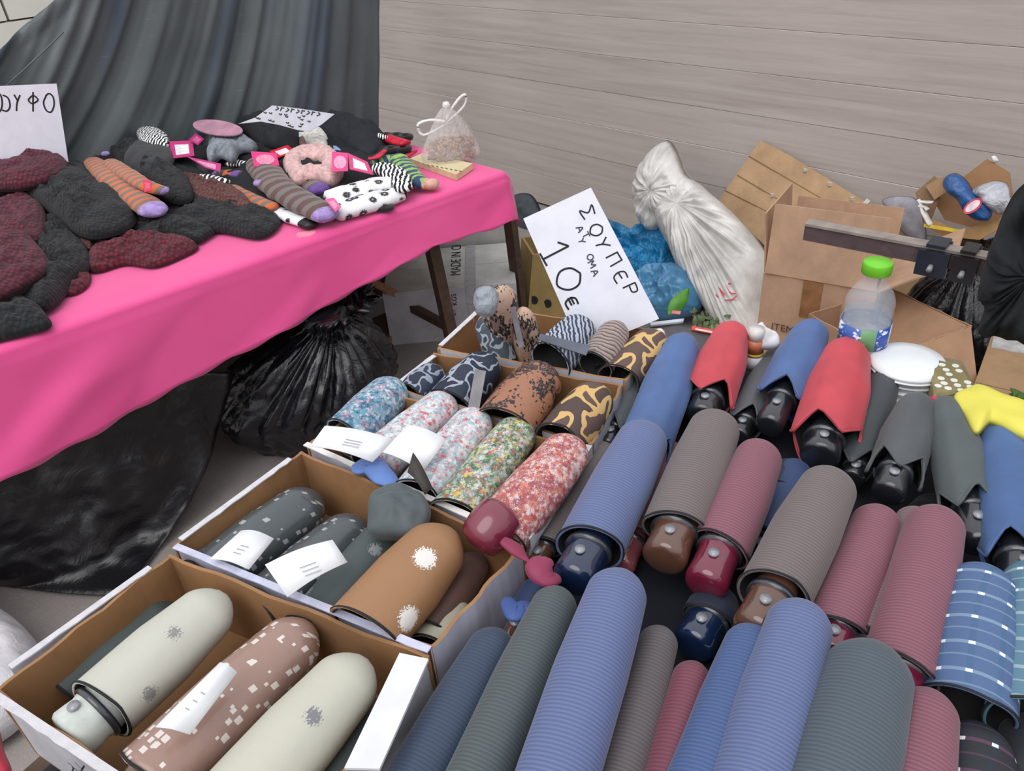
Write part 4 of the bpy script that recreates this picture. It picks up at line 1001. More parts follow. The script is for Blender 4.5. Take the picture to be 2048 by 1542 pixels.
# padding cloth under the loose umbrellas
def pad(pts, z, th, lab, m):
    q = [P(x, y, DZ - .005) for x, y in pts]; tp = [V((p.x, p.y, z)) for p in q]; c_ = sum(tp, V((0, 0, 0))) / len(tp)
    tp = [c_ + (p - c_) * .97 for p in tp]; v, f = prism(q, tp)
    o = tag(put('folded_cloth', v, f, m, smooth=False), lab, 'cloth'); bm_ = o.modifiers.new('b', 'BEVEL'); bm_.width = .01; bm_.segments = 2
pad([(1290, 760), (1420, 745), (1800, 800), (2060, 850), (2150, 1050), (2100, 1700), (900, 1720), (960, 1420), (1120, 1130)], .765, 0, 'black folded cloth padding beneath the loose umbrellas', plain('111320', .85))

BI = cardboard('97704a'); BO = cardboard('b9b7bd')
def box_at(name, label, pts, depth=.125, rim=RIM, mo=BO, mi=BI):
    return carton(name, label, [P(x, y, rim) for x, y in pts], rim - depth, rim, mo, mi, th=.005, group='umbrella boxes on the low table')
bA = box_at('umbrella_box', 'white-sided cardboard box of cream umbrellas in the lower left corner', [(340, 1108), (858, 1312), (535, 1754), (-15, 1385)])
bB = box_at('umbrella_box', 'cardboard box holding the tan and charcoal umbrellas', [(602, 902), (1048, 1092), (862, 1300), (345, 1092)], mo=cardboard('b5b3c2'))
bC = box_at('umbrella_box', 'white-edged box holding the floral print umbrellas', [(778, 782), (1178, 900), (1050, 1082), (612, 890)])
bD = box_at('umbrella_box', 'box with leopard and camouflage umbrellas in its middle section', [(868, 705), (1246, 770), (1184, 890), (786, 776)])
bE = box_at('umbrella_box', 'farthest umbrella box, the one holding the handwritten card', [(960, 612), (1330, 662), (1252, 762), (874, 698)], mi=cardboard('a47a52'))
# paper strips and worn white tape along the rims
def rim_strip(x0, y0, x1, y1, lab, parent, m, h=.02, out=1):
    a_, b_ = P(x0, y0, RIM + .001), P(x1, y1, RIM + .001); d = (b_ - a_).normalized(); s = V((-d.y, d.x, 0)) * out
    segs = 16; vs_, fs = [], []
    for k in range(segs + 1):
        p = a_.lerp(b_, k / segs) ; wd = .006 + .002 * noise.noise(V((k * .9, x0, 0)))
        vs_ += [p - s * wd, p + s * .003, p + s * .003 - Z3 * h, p + Z3 * .002 - s * wd, p + s * .004 + Z3 * .002, p + s * .0045 - Z3 * h]
    for k in range(segs):
        i = k * 6
        fs += [(i, i + 1, i + 7, i + 6), (i + 1, i + 2, i + 8, i + 7), (i + 3, i + 9, i + 10, i + 4), (i + 4, i + 10, i + 11, i + 5), (i, i + 6, i + 9, i + 3), (i + 2, i + 5, i + 11, i + 8)]
    put('rim_tape', vs_, fs, m, parent, smooth=False)
WT = plain('c4c2c6', .7, .04, 80)
rim_strip(20, 1335, 300, 1135, '', bA, WT); rim_strip(-14, 1386, 280, 1583, '', bA, WT, .05, 1)
rim_strip(360, 1080, 580, 918, '', bB, WT); rim_strip(352, 1092, 860, 1300, '', bB, plain('b9bbd0', .6), .03, 1)
rim_strip(612, 888, 1045, 1078, '', bC, plain('d6d2cf', .6), .02, 1); rim_strip(1180, 892, 1055, 1078, '', bC, WT)
rim_strip(790, 772, 868, 712, '', bD, WT); rim_strip(880, 692, 958, 620, '', bE, WT)
# marker writing on the outer side of the near box
pa = P(-15, 1385, RIM); pb = P(535, 1754, RIM); dd = (pb - pa).normalized(); nn2 = V((dd.y, -dd.x, 0)); nn2 = nn2 if nn2.dot(-pa) > 0 else -nn2
strokes('marker_writing', [[(138, 1522), (150, 1532), (144, 1545)], [(152, 1520), (166, 1534), (172, 1528), (162, 1545)], [(146, 1530), (162, 1540)]], (pa + nn2 * .006, nn2), 3, INK, bA, .002)

# ------------------------------------------------------------------ umbrellas
UG = 'umbrellas'
def umbrella(label, A, Bm, zA, zB, wpx, m, hm=None, hl=.05, hw=.62, kind='sleeve', inner=None, group=None, hand=True, wrist=None, name='folding_umbrella', tape=.0, squash=.9):
    a_, b_ = P(*A, zA), P(*Bm, zB); ax = (b_ - a_).normalized(); L = (b_ - a_).length
    mid = (a_ + b_) / 2; r = wpx / 2 * (mid - O).length / F
    s = ax.cross(Z3).normalized(); t = s.cross(ax).normalized()
    o = thing(name, label, 'umbrella', mid, group)
    nn, kk = 36, 30; vs_, fs, uv = [], [], []; sd_ = random.random() * 50
    def ring(x, rr, jag=0, inn=False):
        for i in range(nn):
            an = i / nn * math.tau
            rq = rr * (1 + .035 * noise.noise(V((math.cos(an) * 1.5, math.sin(an) * 1.5, x * 9 + sd_))) + (.02 * math.sin(an * 8 + sd_ + x * 6) if kind == 'canopy' else .006 * math.sin(an * 3 + sd_)))
            xx = x
            if jag: xx += jag * (abs(((an * (4 if kind == 'canopy' else 1.0) / math.tau + sd_) % 1) * 2 - 1) - .5)
            vs_.append(a_ + ax * xx + s * math.cos(an) * rq + t * math.sin(an) * rq * squash); uv.append((xx, an * rr))
    prof = []
    tipl = r * (.9 if kind == 'sleeve' else 1.3)
    for k in range(9):
        q = k / 8; prof.append((tipl * q, r * (.88 if kind == 'sleeve' else .8) * math.sin(q * math.pi / 2) ** .6 if k else .001))
    prof2 = []
    for k in range(1, kk - 8):
        q = k / (kk - 9); x = tipl + (L - tipl) * q; base_ = (.88 if kind == 'sleeve' else .8); prof2.append((x, r * (base_ + (1 - base_) * min(1, q * 2.5)) * (1 - tape * q)))
    prof += prof2
    jg = {'sleeve': .018, 'canopy': .045}[kind]
    for x, rr in prof: ring(x, rr, jg * max(0, (x / L - .7) / .3) ** 2)
    xe = L; ring(xe - .001, r * .93 * (1 - tape), jg); ring(L - .03, r * .86 * (1 - tape), jg); ring(L - .045, r * .3)
    for k in range(len(prof) + 2):
        for i in range(nn):
            q = k * nn + i; q2 = k * nn + (i + 1) % nn; fs.append((q, q2, q2 + nn, q + nn))
    fs.append(tuple(reversed(range(nn)))); fs.append(tuple(range(len(vs_) - nn, len(vs_))))
    fm = [0] * (nn * len(prof)) + [1] * (nn * 2) + [0, 1]
    put('cover', vs_, fs, [m, inner or plain('0f1014')], o, uvs=uv, fm=fm)
    if hand:
        hm = hm or glossy('1a1c20', .35); rh = r * hw
        prf = [(-.04, rh * .8), (-.015, rh * .92), (0.004, rh), (.012, rh * .93), (hl * .55, rh * .97), (hl * .85, rh), (hl * .96, rh * .9), (hl, rh * .7), (hl + .001, .0008)]
        vs_, fs = [], []
        for x, rr in prf:
            for i in range(28):
                an = i / 28 * math.tau; vs_.append(b_ + ax * x + s * math.cos(an) * rr + t * math.sin(an) * rr)
        for k in range(len(prf) - 1):
            for i in range(28): q = k * 28 + i; q2 = k * 28 + (i + 1) % 28; fs.append((q, q2, q2 + 28, q + 28))
        fs.append(tuple(reversed(range(28)))); fs.append(tuple(range(len(vs_) - 28, len(vs_))))
        h_ = put('handle', vs_, fs, hm, o)
        bt = b_ + ax * hl * .45 + t * rh * .98; v, f, _ = tube([bt, bt + t * .003], .007, 12, up=ax); put('button', v, f, glossy('8a8c92', .2), h_)
        v, f, _ = tube([b_ + ax * (-.002), b_ + ax * .006], rh * 1.09, 24, up=t); put('collar', v, f, glossy('303238', .3), o)
    # seam binding around the mouth
    pts = []
    for i in range(nn):
        an = i / nn * math.tau; xx = L - .002 + jg * (abs(((an * (4 if kind == 'canopy' else 1.0) / math.tau + sd_) % 1) * 2 - 1) - .5)
        pts.append(a_ + ax * xx + s * math.cos(an) * r * 1.005 * (1 - tape) + t * math.sin(an) * r * 1.005 * squash * (1 - tape))
    v, f, _ = tube(pts, .0018, 6, closed=True, up=ax); put('hem_binding', v, f, plain('15161c') if kind == 'sleeve' else m, o)
    if wrist:
        c0 = b_ + ax * hl; ps = catmull([c0, c0 + V(wrist) * .5 + Z3 * .01, c0 + V(wrist), c0 + V(wrist) * .6 - Z3 * .01 + s * .02], 16, False)
        v, f, _ = tube(ps, .004, 8, .5); put('wrist_strap', v, f, hm, o)
    return o
PW, BRN, MAR, NAV, SLT, GRN = ribbed('5f6d98'), ribbed('6f6562'), ribbed('85505f'), ribbed('33425a'), ribbed('4a5660'), ribbed('4c5558')
BLU = ribbed('435c8c')
def cv(c): return plain(c, .6, .07, 14, 90, .2, .1, .002)
pG, pB, pR, pK, pGG = cv('54585c'), cv('456090'), cv('b83c47'), cv('3c4145'), cv('4c5354')
hN, hBr, hM, hK = glossy('13233f'), glossy('5b3d30'), glossy('6a1c34'), glossy('1d1f25', .3)
za, zb = .862, .835
gB, gM, gF = 'plain umbrellas in the back row', 'ribbed umbrellas in the middle row', 'ribbed umbrellas in the front row'
umbrella('grey plain umbrella at the left end of the back row', (1322, 668), (1228, 862), .80, .80, 66, pG, kind='canopy', group=gB)
umbrella('bright blue plain umbrella, the leftmost blue in the back row', (1372, 672), (1285, 905), za, zb, 98, pB, kind='canopy', group=gB)
umbrella('red plain umbrella between two blue ones in the back row', (1470, 648), (1415, 800), za, zb, 96, pR, kind='canopy', group=gB)
umbrella('grey plain umbrella squeezed between the left red and the second blue one', (1562, 700), (1490, 845), .81, .80, 66, pG, kind='canopy', group=gB, hl=.045)
umbrella('blue plain umbrella showing a black handle, second blue in the back row', (1632, 645), (1562, 800), za, zb, 92, pB, hK, .075, .55, kind='canopy', inner=cv('1f3763'), group=gB)
umbrella('wide red plain umbrella right of the water bottle side, with black handle', (1700, 682), (1648, 880), za, zb, 112, pR, hK, .045, .58, kind='canopy', group=gB)
umbrella('dark charcoal umbrella directly right of the wide red one', (1782, 722), (1712, 935), .84, .81, 64, pK, kind='canopy', group=gB, hl=.03)
umbrella('charcoal umbrella with a black handle in front of the white plates', (1840, 790), (1790, 945), .87, .85, 86, cv('4b4f52'), hK, .05, .62, kind='canopy', group=gB)
umbrella('grey green umbrella slanting to the right with a long black handle', (1888, 795), (1940, 1020), .87, .845, 86, pGG, hK, .065, .62, kind='canopy', group=gB)
umbrella('blue plain umbrella under the yellow cloth at the right edge', (1998, 842), (2035, 1120), .86, .85, 100, cv('3e5c8a'), hK, .05, .6, kind='canopy', group=gB)
# lower layer glimpsed between
umbrella('taupe ribbed umbrella pressed against the floral box', (1215, 890), (1090, 1095), .81, .80, 68, BRN, hBr, group=gM)
umbrella('maroon ribbed umbrella half hidden beside the periwinkle one', (1350, 890), (1262, 1085), .81, .80, 74, MAR, glossy('8a4a50', .2), .05, .7, group=gM)
umbrella('navy ribbed umbrella deep in the gap right of the maroon one', (1598, 925), (1530, 1080), .80, .79, 70, ribbed('2c4472'), hN, group=gM)
# middle row
umbrella('periwinkle ribbed umbrella with a glossy navy handle in the middle row', (1300, 852), (1178, 1098), .875, .85, 122, PW, hN, .06, .66, group=gM)
umbrella('taupe ribbed umbrella with brown handle, left one in the middle row', (1440, 830), (1350, 1062), .875, .85, 118, BRN, hBr, .055, .68, group=gM)
umbrella('maroon ribbed umbrella with a glossy wine handle', (1528, 888), (1440, 1100), .87, .845, 106, MAR, hM, .065, .72, group=gM)
umbrella('taupe ribbed umbrella with brown handle, the nearer of the two', (1672, 945), (1545, 1195), .88, .855, 122, BRN, hBr, .06, .66, group=gM)
umbrella('maroon ribbed umbrella right beside the nearer taupe one', (1765, 1018), (1672, 1262), .85, .83, 100, MAR, hM, .04, .7, group=gM)
umbrella('taupe ribbed umbrella sandwiched between two maroon ones', (1838, 1020), (1740, 1290), .845, .825, 76, ribbed('776062'), hBr, .04, .7, group=gM)
umbrella('maroon ribbed umbrella left of the blue plaid ones', (1880, 1020), (1800, 1345), .87, .845, 112, MAR, hM, .04, .7, group=gM)
# front row
ext = lambda A, B_, k=1.0: (B_[0] + (B_[0] - A[0]) * k, B_[1] + (B_[1] - A[1]) * k)
umbrella('navy slate ribbed umbrella nearest the box edge in front', (1005, 1262), (800, 1620), .82, .81, 112, NAV, hN, group=gF)
umbrella('dark grey green ribbed umbrella second from the left in front', (1125, 1178), (925, 1620), .85, .83, 108, GRN, hK, group=gF)
umbrella('periwinkle ribbed umbrella, widest and leftmost of that colour in front', (1248, 1142), (1085, 1640), .885, .85, 140, PW, hN, group=gF)
umbrella('taupe ribbed umbrella low in the gap of the front row', (1325, 1255), (1215, 1640), .82, .81, 88, ribbed('625a5c'), hBr, group=gF)
umbrella('maroon ribbed umbrella low in the gap of the front row', (1392, 1325), (1310, 1650), .82, .81, 84, ribbed('7d4152'), hM, group=gF)
umbrella('blue ribbed umbrella left of the right periwinkle one in front', (1520, 1255), (1385, 1640), .85, .84, 124, BLU, hN, group=gF)
umbrella('periwinkle ribbed umbrella beside the slate one in front', (1610, 1205), (1490, 1650), .885, .86, 138, PW, hN, group=gF)
umbrella('wide slate grey ribbed umbrella in the front row', (1755, 1288), (1640, 1680), .885, .86, 168, SLT, hK, group=gF)
umbrella('maroon ribbed umbrella at the bottom right', (1862, 1380), (1800, 1700), .86, .84, 116, MAR, hM, group=gF)
def plaid(c1, c2, c3):
    n = N('plaid_' + c1); co = n.sep(n.coord('UV'))
    def band(x, per, w_):
        fr = n.math('FRACT', n.math('DIVIDE', x, per)); return n.math('LESS_THAN', fr, w_)
    a_ = band(co[0], .036, .12); b_ = band(co[1], .030, .22); c_ = band(n.math('ADD', co[0], .018), .036, .06)
    k = n.mix(n.math('MULTIPLY', b_, .35), c1, c3)
    k = n.mix(n.math('MULTIPLY', c_, .5), k, c2)
    k = n.mix(n.math('MULTIPLY', a_, .7), k, c2)
    k = n.mix(n.math('MULTIPLY', a_, b_), k, 'd4dae0'); n.col(k, .7); n.bump(n.noise(400), .2, .001); return n.m
PLD = plaid('4a6288', '7f97ac', '2f5a78')
umbrella('blue umbrella with white check bands right of the maroon pair', (1965, 1135), (1935, 1420), .86, .84, 134, PLD, hK, hand=False, group='checked umbrellas at the right edge')
umbrella('blue grey checked umbrella cut by the right frame edge', (2075, 1130), (2060, 1450), .86, .84, 120, plaid('56788c', '9fb0b4', '3c6a84'), hK, hand=False, group='checked umbrellas at the right edge')
umbrella('black umbrella with a wine checked end in the bottom right corner', (1950, 1445), (1960, 1680), .83, .82, 120, plaid('22252b', '5f3c58', '1c2a44'), hK, hand=False, group='checked umbrellas at the right edge')
umbrella('black umbrella peeking out below the checked ones at the right edge', (2060, 1430), (2080, 1640), .82, .81, 110, cv('1e2227'), hK, hand=False, group='checked umbrellas at the right edge')
# loose navy handles and dark ones in the gap of the middle row
def knob(label, A, Bm, z, wpx, hm, m=None, zz=None):
    return umbrella(label, A, Bm, z, z if zz is None else zz, wpx, m or cv('1b2236'), hm, .05, .8)
knob('navy umbrella with glossy handle lying low below the wine handle', (1450, 1180), (1415, 1240), .80, 96, hN)
knob('black umbrella showing only its tip beneath the wide red umbrella', (1590, 930), (1560, 1000), .785, 90, hK, cv('1a2136'))
knob('navy umbrella in the dark gap right of the charcoal handle', (1880, 1000), (1850, 1060), .78, 80, hK, cv('16181d'))
knob('small umbrella with brown glossy handle near the box corner', (1080, 1160), (1045, 1235), .80, 60, hBr, cv('24365c'))
# ------------------------------------------------------------------ box contents
def wavy(o): return o
gc = 'umbrellas inside the boxes'
CRM = flowers('b9b9ad', '85847f', 17, .13); CRM2 = flowers('b7b6a8', '77777c', 16, .13)
TAN = flowers('946d4b', 'dcd8d2', 15, .20); ROS = squares('94766a', 'ddd6d0', 95, .42)
DGR = squares('474d50', 'a9acae', 85, .36); DG2 = cv('454d4e')
zi = .805
umbrella('dark green grey umbrella along the back side of the cream box', (345, 1205), (110, 1390), .775, .77, 90, cv('46504e'), kind='sleeve', hand=False, group=gc)
umbrella('cream umbrella with faint grey flowers, the farther one', (455, 1190), (200, 1420), .835, .825, 128, CRM, plain('c3c9c2', .5), .04, .72, group=gc)
umbrella('rose brown umbrella with small white squares', (625, 1248), (300, 1560), .825, .82, 138, ROS, glossy('7f6050'), group=gc)
umbrella('cream umbrella with faint grey flowers, the nearer one', (735, 1318), (450, 1640), .845, .83, 150, CRM2, glossy('c9cac2', .4), group=gc)
umbrella('dark slate umbrella against the right side of the cream box', (770, 1400), (620, 1640), .785, .78, 90, cv('4a5353'), hand=False, group=gc)
umbrella('pale sage umbrella end at the near left of the cream box', (250, 1440), (130, 1430), .79, .79, 70, cv('c3c9c2'), hand=False, group=gc) if False else None
# box B
umbrella('charcoal umbrella with silver squares in the tan box, far side', (640, 990), (400, 1180), .80, .79, 120, DGR, hK, hand=False, group=gc)
umbrella('charcoal umbrella with silver squares in the tan box, middle', (730, 1040), (520, 1230), .80, .79, 120, DGR, hK, hand=False, group=gc)
umbrella('dark green grey umbrella with pale hexagons beside the tan one', (830, 1010), (620, 1260), .825, .80, 100, flowers('475152', '8a8f92', 17, .14), hK, hand=False, group=gc)
umbrella('tan umbrella with large white flowers', (905, 1060), (730, 1262), .86, .84, 150, TAN, hBr, hand=False, group=gc)
umbrella('brown umbrella at the right side of the tan box', (960, 1110), (850, 1270), .80, .79, 80, cv('5a3f38'), hK, hand=False, group=gc)
umbrella('cream umbrella end sticking out next to the tan umbrella', (925, 1195), (850, 1300), .79, .785, 76, cv('b9b7a4'), hand=False, group=gc)
tag(pillow('charcoal_bow', [(735, 1040), (745, 1000), (800, 980), (850, 1000), (862, 1030), (840, 1070), (780, 1080), (740, 1070)], .87, .03, cv('4a5356'), wr=.01, wf=30, under=.4), 'dark green grey gathered umbrella end at the box divider', 'umbrella', gc)
# box C floral
FB = floral(('3f6f8c', '8fb0bc', '2c4f70', 'c7d3d6', 'c290a0', '5f93a8'), '5b8296')
FP = floral(('c9d4d6', 'c0555f', '8aa0a6', 'd8dfe0', 'e0b8bc', '9fb4bc'), 'a9bcc0')
FG = floral(('3f6a4a', 'c9d0c8', '8a9aa0', '5c7a54', 'c8b45c', '2f5440', 'b05a58'), 'a7b4a8')
FR = floral(('b05a4c', 'd8b4ae', '8c4a58', 'c9806c', 'c9c2c4', '9a3f44'), 'a8706c')
umbrella('teal blue floral umbrella at the far left of the floral box', (800, 765), (690, 880), .85, .835, 100, FB, hN, hand=False, group=gc)
umbrella('pale blue floral umbrella with red roses, the farther one', (905, 795), (745, 935), .85, .83, 96, FP, hand=False, group=gc)
umbrella('pale blue floral umbrella with red roses, the nearer one', (965, 825), (830, 1000), .855, .835, 100, FP, hand=False, group=gc)
umbrella('green floral umbrella on a pale ground', (1050, 845), (905, 1040), .85, .83, 104, FG, hand=False, group=gc)
umbrella('coral red floral umbrella beside the wine handle', (1155, 880), (990, 1080), .87, .845, 118, FR, hM, .03, .72, hand=False, group=gc)
umbrella('dark plum floral umbrella under the coral one', (1120, 985), (1030, 1115), .81, .80, 70, floral(('4a3a4c', '9a7a88', 'b05a58', '6a5a70'), '5c4658'), hand=False, group=gc)
# wine handle with its strap
wh_ = thing('wine_handle_umbrella', 'round wine red umbrella handle with a strap and tassel between the boxes', 'umbrella', P(985, 1060, .84))
hq = P(985, 1050, .875); ax = (P(930, 1120, .85) - hq).normalized()
pr = [(-.03, .02), (-.022, .031), (0, .034), (.02, .033), (.032, .027), (.037, .012), (.038, .001)]
vs_, fs = [], []; s = ax.cross(Z3).normalized(); t = s.cross(ax)
for x, rr in pr:
    for i in range(28): an = i / 28 * math.tau; vs_.append(hq + ax * x + s * rr * math.cos(an) + t * rr * math.sin(an))
for k in range(len(pr) - 1):
    for i in range(28): q = k * 28 + i; q2 = k * 28 + (i + 1) % 28; fs.append((q, q2, q2 + 28, q + 28))
fs.append(tuple(reversed(range(28)))); put('knob', vs_, fs, glossy('722238', .3), wh_)
sw = catmull([P(1005, 1080, .89), P(1030, 1098, .885), P(1048, 1115, .88), P(1062, 1125, .878)], 16, False)
v, f, _ = tube(sw, [.006 + .004 * math.sin(i / 3) for i in range(16)], 10, .5); put('strap', v, f, cv('7c2040'), wh_)
sw = catmull([P(1058, 1122, .878), P(1080, 1140, .872), P(1100, 1155, .865), P(1112, 1150, .86)], 14, False)
v, f, _ = tube(sw, [.008, .012, .015, .018, .019, .02, .019, .018, .017, .015, .013, .011, .008, .003], 12, .5, wob=.4); put('tassel', v, f, cv('84284a'), wh_)
tag(sweep('blue_ribbon', [(1010, 1195), (1030, 1225), (1050, 1215), (1075, 1240)], [.015, .028, .02, .01], .84, cv('36508c'), flat=.4), 'blue ribbon tie near the brown handle by the box corner', 'ribbon')
# box D and E
umbrella('navy and white streaked umbrella in the leopard box, left end', (880, 735), (815, 800), .84, .825, 72, camo('20283a', '8a94a4', '2c3446', 34), hand=False, group=gc)
umbrella('navy and white streaked umbrella standing beside the grey strap', (985, 715), (895, 815), .86, .835, 98, camo('262e40', '9aa0ae', '1a2234', 30), hand=False, group=gc)
umbrella('brown leopard print umbrella in the middle box', (1095, 735), (1005, 860), .87, .845, 122, leopard('9a6a50', '1e1e26', '6b4a3a', 24), hand=False, group=gc)
umbrella('yellow and brown camouflage umbrella at the right of the middle box', (1205, 775), (1115, 890), .87, .845, 104, camo('4b3c38', 'c8a468', '5a4640', 19), hand=False, group=gc)
umbrella('tall beige leopard print umbrella standing at the far left corner', (1005, 572), (1000, 700), .98, .80, 78, leopard('bfa08c', '24242c', '8a7468', 21), hand=False, group=gc, kind='canopy')
umbrella('beige leopard print umbrella leaning by the cardboard end', (1045, 615), (1060, 715), .93, .80, 58, leopard('c4a590', '2a2628', '8a7468', 20), hand=False, group=gc, kind='canopy')
tag(pillow('clear_film_pack', [(945, 600), (955, 575), (985, 572), (998, 600), (985, 632), (955, 630)], facing(970, 620, .97, .5), .03, film('9aa4ac', .75, .1, 40, 1), wr=.008, wf=40), 'grey clear film crumpled on the tall leopard umbrella', 'wrapper')
umbrella('grey blue umbrella in clear film below the tall leopard one', (965, 630), (1005, 720), .90, .81, 62, camo('4a5560', 'a0aab2', '39424e', 36), hand=False, group=gc)
umbrella('blue grey zebra streak umbrella below the handwritten card', (1175, 640), (1100, 725), .885, .855, 92, zebra('a9b0bd', '343c50', 140), hand=False, group=gc)
umbrella('brown finely striped umbrella leaning on the handwritten card', (1240, 645), (1190, 735), .89, .85, 72, stripes(('8c7c76', '5a4c48', 'a09088'), .008, dist=.02), hand=False, group=gc)
umbrella('yellow and brown camouflage umbrella at the far right box corner', (1320, 668), (1235, 765), .86, .835, 86, camo('5a4842', 'cda96c', '5a4640', 20), hand=False, group=gc)
umbrella('black and grey umbrella in shiny film between the two dividers', (1120, 700), (1215, 760), .82, .81, 56, camo('15171c', '7c8894', '0f1116', 22), hand=False, group=gc)
sp_ = facing(955, 800, .86, .5)
tag(card('strap_label', [(950, 738), (972, 742), (958, 820), (936, 815)], sp_, .004, plain('8f8f92')), 'grey paper strap across the navy umbrella', 'label')
tag(card('strap_label', [(1020, 615), (1030, 612), (1048, 690), (1038, 698)], facing(1035, 690, .90, .4), .004, plain('6e6a70')), 'dark grey strap across the tall leopard umbrellas', 'label')
sp_ = facing(1110, 690, .90, .9)
tag(card('strap_label', [(1080, 668), (1180, 692), (1172, 712), (1076, 680)], sp_, .003, plain('5a5e6c')), 'slate card band across the zebra streak umbrella', 'label')
# paper swing tags
def paper_tag(label, pts, z, tilt=.5, c='e9ebee', txt=True, yaw=0):
    cx = sum(p[0] for p in pts) / 4; cy = sum(p[1] for p in pts) / 4; q = P(cx, cy, z); n = (Z3 + V((-q.x, -q.y, 0)).normalized() * tilt).normalized()
    o = thing('paper_tag', label, 'tag', q, 'paper tags on the umbrellas'); k = catmull([R(x, y, (q, n)) for x, y in pts], 4)
    b = [R(x, y, (q, n)) for x, y in pts]; n2 = 8; vs_, fs = [], []
    for i in range(n2 + 1):
        t_ = i / n2; p0 = b[0].lerp(b[1], t_); p1 = b[3].lerp(b[2], t_); up_ = n * .010 * math.sin(t_ * math.pi)
        vs_ += [p0 + up_, p1 + up_, p1 + up_ + n * .0012, p0 + up_ + n * .0012]
    for i in range(n2):
        for j in range(4): s0 = i * 4 + j; s1 = i * 4 + (j + 1) % 4; fs.append((s0, s1, s1 + 4, s0 + 4))
    fs += [(3, 2, 1, 0), (n2 * 4, n2 * 4 + 1, n2 * 4 + 2, n2 * 4 + 3)]
    put('tag_paper', vs_, fs, plain(c, .6, .02), o)
    if txt:
        m_ = lambda a_, b_: (pts[0][0] + (pts[1][0] - pts[0][0]) * a_ + (pts[3][0] - pts[0][0]) * b_, pts[0][1] + (pts[1][1] - pts[0][1]) * a_ + (pts[3][1] - pts[0][1]) * b_)
        strokes('tiny_print', [[m_(.38, .40 + .12 * r_), m_(.62, .40 + .12 * r_)] for r_ in range(3)], (q + n * .0115, n), 2, plain('9a9aa0'), o)
    return o
paper_tag('white tag on the teal floral umbrella at the box corner', [(650, 852), (790, 880), (745, 925), (620, 893)], .895)
paper_tag('bright white tag lying on the rose floral umbrellas', [(815, 850), (893, 880), (845, 945), (765, 905)], .90, txt=False)
paper_tag('dark printed tag hanging by the rose floral umbrellas', [(826, 905), (865, 975), (850, 990), (815, 945)], .90, .4, '34302c', False)
paper_tag('white rolled tag at the far left of the tan box', [(482, 1062), (548, 1078), (498, 1140), (418, 1120)], .86, .3)
paper_tag('white curved tag in the middle of the tan box', [(530, 1130), (665, 1080), (695, 1125), (575, 1195)], .88)
paper_tag('white glossy tag on the rose brown umbrella', [(440, 1325), (475, 1345), (380, 1470), (310, 1455)], .895)
tag(sweep('blue_ribbon', [(705, 945), (740, 930), (770, 955), (790, 970)], [.02, .04, .035, .015], .86, cv('5877b4'), flat=.4), 'blue satin ribbon spilling at the floral box divider', 'ribbon')
tag(card('spare_panel', [(800, 1310), (858, 1322), (760, 1542), (690, 1540)], hz(.862), .004, plain('d6d6dc', .7, .02)), 'white card strip standing along the right side of the cream box', 'card')

# ------------------------------------------------------------------ the ten euro card
CPp = facing(1290, 655, .86, .30)
tc_ = thing('price_card', 'tilted white card reading 10 euro in marker, stuck among the far umbrellas', 'sign', CPp[0])
card('card_sheet', [(1047, 437), (1182, 375), (1318, 637), (1262, 660), (1160, 695)], CPp, .003, WHITE_CARD, tc_)
def z3(*pp): return [(1000 + x / 2.803, 250 + y / 2.803) for x, y in pp]
GL = {'S': [[(.9, .9), (.1, 1), (.55, .5), (.1, 0), (.95, .05)]], 'O': [[(.5, 1), (.1, .75), (.05, .3), (.5, 0), (.9, .3), (.9, .75), (.5, 1)]],
      'Y': [[(.1, 1), (.5, .5)], [(.9, 1), (.5, .5), (.35, 0)]], 'P': [[(.1, 0), (.1, 1)], [(.1, .95), (.9, 1)], [(.85, 1), (.9, 0)]],
      'E': [[(.85, .95), (.3, .95), (.1, .5), (.3, .05), (.9, .05)], [(.15, .5), (.7, .55)]], 'R': [[(.1, 0), (.15, 1)], [(.15, 1), (.8, .9), (.75, .5), (.2, .5)]],
      '1': [[(.0, .72), (.5, 1)], [(.5, 1), (.5, 0)], [(.1, 0), (.95, .02)]], 'A': [[(0, 0), (.5, 1), (.95, 0)], [(.2, .4), (.75, .4)]], 'T': [[(0, 1), (1, 1)], [(.5, 1), (.5, 0)]],
      'M': [[(0, 0), (.1, 1), (.5, .4), (.9, 1), (1, 0)]], 'Q': [[(.85, .9), (.3, .9), (.1, .5), (.3, .05), (.9, .05)], [(0, .62), (.7, .62)], [(0, .4), (.7, .4)]]}
def letter(c, x, y, w_, h_):
    """one hand-drawn letter of the card, whose text runs down along its right edge"""
    return [[(x + .46 * (a - .5) * w_ + .888 * (b - .5) * h_, y + .888 * (a - .5) * w_ - .46 * (b - .5) * h_) for a, b in ln] for ln in GL[c]]
wl = []
for c, x, y in (('S', 1176, 424), ('O', 1193, 460), ('Y', 1205, 488), ('P', 1228, 518), ('E', 1241, 553), ('R', 1262, 578)): wl += letter(c, x, y, 24, 27)
strokes('writing', wl, CPp, 3, INK, tc_, .0036)
wl = letter('1', 1112, 505, 34, 58) + letter('O', 1138, 558, 46, 52) + letter('Q', 1144, 605, 24, 26)
strokes('large_price', wl, CPp, 4, INK, tc_, .0036)
wl = []
for c, x, y in (('A', 1160, 458), ('Y', 1164, 482), ('T', 1172, 470), ('O', 1181, 514), ('M', 1184, 528), ('A', 1190, 545)): wl += letter(c, x, y, 12, 13)
strokes('small_writing', wl, CPp, 2.5, plain('4a4a56'), tc_, .0036)

